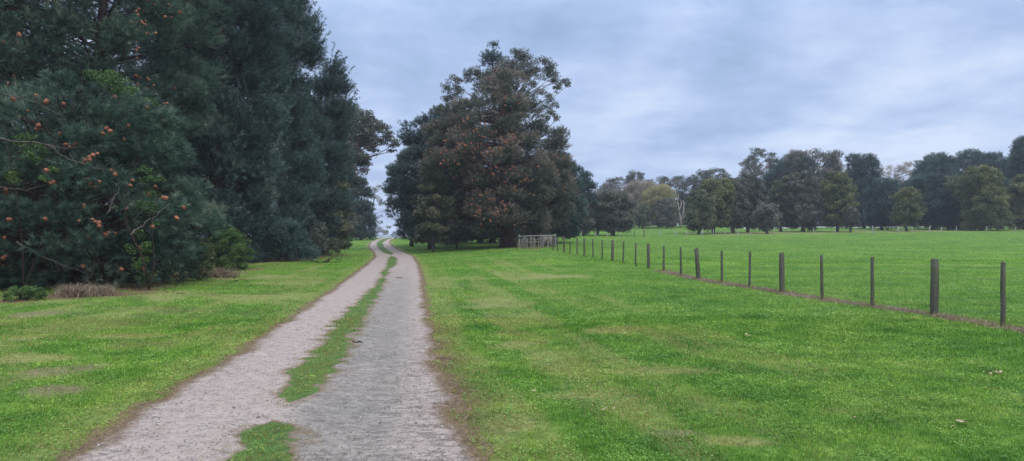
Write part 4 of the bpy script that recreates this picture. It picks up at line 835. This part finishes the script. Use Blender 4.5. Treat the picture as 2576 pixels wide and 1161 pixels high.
# ------------------------------------------------------------------ dry tussocks, fallen wood, leaves
def tussock(name, label, px, py, hw, n, h, mat='dryg', cat='dry grass'):
    p = hit(px, py); W = hw * p.y / F; G = Geo(); x = RNG.normal(0, W * .5, n); y = RNG.normal(0, W * .3, n)
    z = gz(x + p.x, y + p.y) - p.z; P = np.stack([x, y, z], -1); A = unit(np.stack([RNG.normal(0, .5, n), RNG.normal(0, .5, n), np.ones(n)], -1)); L = (h * RNG.uniform(.4, 1.1, n))[:, None]
    s = unit(np.cross(A, RNG.normal(size=(n, 3)))) * .006; bend = RNG.normal(0, .3, (n, 3)) * L; bend[:, 2] = -np.abs(bend[:, 2]) * .4
    V = np.stack([P - s, P + s, P + A * L * .6 + s, P + A * L * .6 - s, P + A * L + bend], 1).reshape(-1, 3); i = np.arange(n) * 5
    o = mesh_np(name, V, [np.stack([i, i + 1, i + 2, i + 3], -1), np.stack([i + 3, i + 2, i + 4], -1)], M[mat], attrs={'v': np.repeat(RNG.random(n), 5)}, loc=p); return tag(o, label, cat)
tussock('dry_tussock', 'pale dry tussock at the edge of the needle litter under the nearest pine', 200, 748, 42, 900, .45)
tussock('dry_tussock', 'thin dry tussock between the litter and the pine boughs', 262, 745, 26, 350, .4)
tussock('dry_tussock', 'tangled straw coloured tussock at the foot of the green bushes', 505, 700, 48, 1100, .6)
tussock('dry_tussock', 'straw tussock just left of the rounded green bush', 560, 700, 38, 700, .5)
tussock('dry_tussock', 'long dry grass behind the fallen dark branch', 790, 643, 50, 900, .8)
tussock('dry_tussock', 'patch of dry grass left of the fallen dark branch', 735, 650, 45, 700, .5)
# dead stems along the sprayed fence line
n = 15000; y = RNG.uniform(9.5, 33.5, n) ; x = np.interp(y, np.concatenate([[5], FY]), np.concatenate([[8.35], FX])) + RNG.normal(0, .17, n); z = gz(x, y)
P = np.stack([x, y, z], -1); A = unit(np.stack([RNG.normal(0, 1, n), RNG.normal(0, 1, n), RNG.uniform(.1, .9, n)], -1)); L = RNG.uniform(.04, .15, n)[:, None]; s = unit(np.cross(A, RNG.normal(size=(n, 3)))) * .004 * np.clip(y / 14, 1, 2)[:, None]
V = np.stack([P - s, P + s, P + A * L], 1).reshape(-1, 3)
tag(mesh_np('dead_grass', V, [np.arange(n * 3).reshape(-1, 3)], M['dryg'], attrs={'v': np.repeat(RNG.random(n), 3)}), 'dead brown stems along the sprayed strip under the wire fence', 'dead grass', kind='stuff')
# fallen branch
def branchy(name, label, px, py, size, seed, mat='bark', n=7):
    rg = np.random.default_rng(seed); p = hit(px, py); G = Geo()
    def grow(a, d, l, r, k):
        pts = [a]; 
        for i in range(5): d = unit(d + rg.normal(0, .28, 3) + np.array([0, 0, -.05])); q = pts[-1] + d * l / 5; q[2] = max(q[2], .02); pts.append(q)
        G.tube(np.array(pts), np.linspace(r, r * .4, 6), 5, jit=.2)
        if k > 0:
            for _ in range(3 if k > 1 else 2): grow(pts[rg.integers(2, 6)], unit(d + rg.normal(0, .8, 3) + np.array([0, 0, .25])), l * rg.uniform(.45, .75), r * .5, k - 1)
    for i in range(n): grow(np.array([rg.normal(0, size * .15), rg.normal(0, size * .12), .05]), unit(np.array([rg.normal(0, 1), rg.normal(0, .6), rg.uniform(.05, .7)])), size * rg.uniform(.5, .9), size * .018, 2)
    return tag(G.build(name, M[mat], smooth=True, loc=p), label, 'fallen branch')
branchy('fallen_branch', 'dark tangled fallen branch lying on the left verge before the bend', 808, 662, 1.5, 5, n=6)
branchy('fallen_branch', 'small fallen branch on the verge near the litter', 440, 742, .5, 8, n=3)
branchy('fallen_branch', 'thin dead branch beside the straw tussocks', 590, 712, .45, 12, n=3)
def stick(label, px, py, l, r, ang):
    p = hit(px, py); p.z = float(zroad(p.x, p.y)) + r * .7; G = Geo(); t = np.linspace(-.5, .5, 6); G.tube(np.stack([t * l * math.cos(ang), t * l * math.sin(ang), .01 * np.sin(t * 9) + .004], -1), r * np.array([.6, 1, .9, 1, .8, .5]), 7, jit=.3)
    return tag(G.build('stick', M['bark'], smooth=True, loc=p), label, 'stick')
stick('short thick stick lying on the gravel beside the grassed centre', 900, 875, .17, .011, -.15)
stick('thin twig on the left wheel track beside the centre strip', 795, 868, .24, .004, .05)
stick('dark twig far up the right wheel track', 1005, 705, .3, .015, .1)
def leaves(label, px, py, n, size):
    p = hit(px, py); p.z += .02; G = Geo()
    for k in range(n):
        c = np.array([RNG.normal(0, size * .9), RNG.normal(0, size * .7), RNG.uniform(.0, .03)]) * (n > 1); a = RNG.random() * 6.28; L = size * RNG.uniform(.5, .95); W = L * .36
        t = np.linspace(-1, 1, 7); w = W * np.sqrt(np.clip(1 - t * t, 0, 1)) ** .8; cup = .35 * W * np.sin(t * 2 + a)
        u = np.array([math.cos(a), math.sin(a), .15]); q = np.array([-math.sin(a), math.cos(a), RNG.uniform(-.4, .4)])
        m = c + t[:, None] * L * u + np.stack([cup * 0, cup * 0, cup + W * .1], -1); V = np.concatenate([m + q * w[:, None] + [0, 0, W * .3], m, m - q * w[:, None] + [0, 0, W * .3]])
        i = np.arange(6); G.add(V, np.concatenate([np.stack([i, i + 1, i + 8, i + 7], -1), np.stack([i + 7, i + 8, i + 15, i + 14], -1)]), RNG.uniform(.3, 1))
    return tag(G.build('fallen_leaf' if n == 1 else 'fallen_leaves', M['deadleaf'], loc=p, smooth=True), label, 'fallen leaf' if n == 1 else 'fallen leaves')
leaves('heap of pale curled dead leaves on the lawn below the last fence batten', 2505, 945, 7, .06)
leaves('cluster of pale dead leaves near the bottom right corner', 2440, 1078, 3, .05)
leaves('single dead leaf left of the bottom right cluster', 2395, 1083, 1, .055)
leaves('single straw coloured leaf lying on the lawn left of the clusters', 2148, 1060, 1, .045)
leaves('single tan leaf on the grass right of the road', 1188, 847, 1, .045)
leaves('yellowish pair of leaves on the lawn inside the fence', 1883, 848, 3, .05)
leaves('pale leaf pile against the batten left of the thick fence post', 2203, 770, 4, .06)
leaves('orange leaves at the foot of the thickest near fence post', 2368, 797, 6, .05)
leaves('small grey leaf in the middle of the right lawn', 2062, 975, 1, .04)
leaves('curled dark leaf litter on the lawn near the bottom centre', 1525, 1040, 3, .045)
leaves('pale flat weed leaf at the right of the wheel line', 1325, 995, 2, .05)
leaves('pale leaf below the sprayed strip beside the second near post', 2105, 768, 2, .05)
print('objects', len(bpy.data.objects), 'tris', sum(len(o.data.polygons) for o in bpy.data.objects if o.type == 'MESH'))
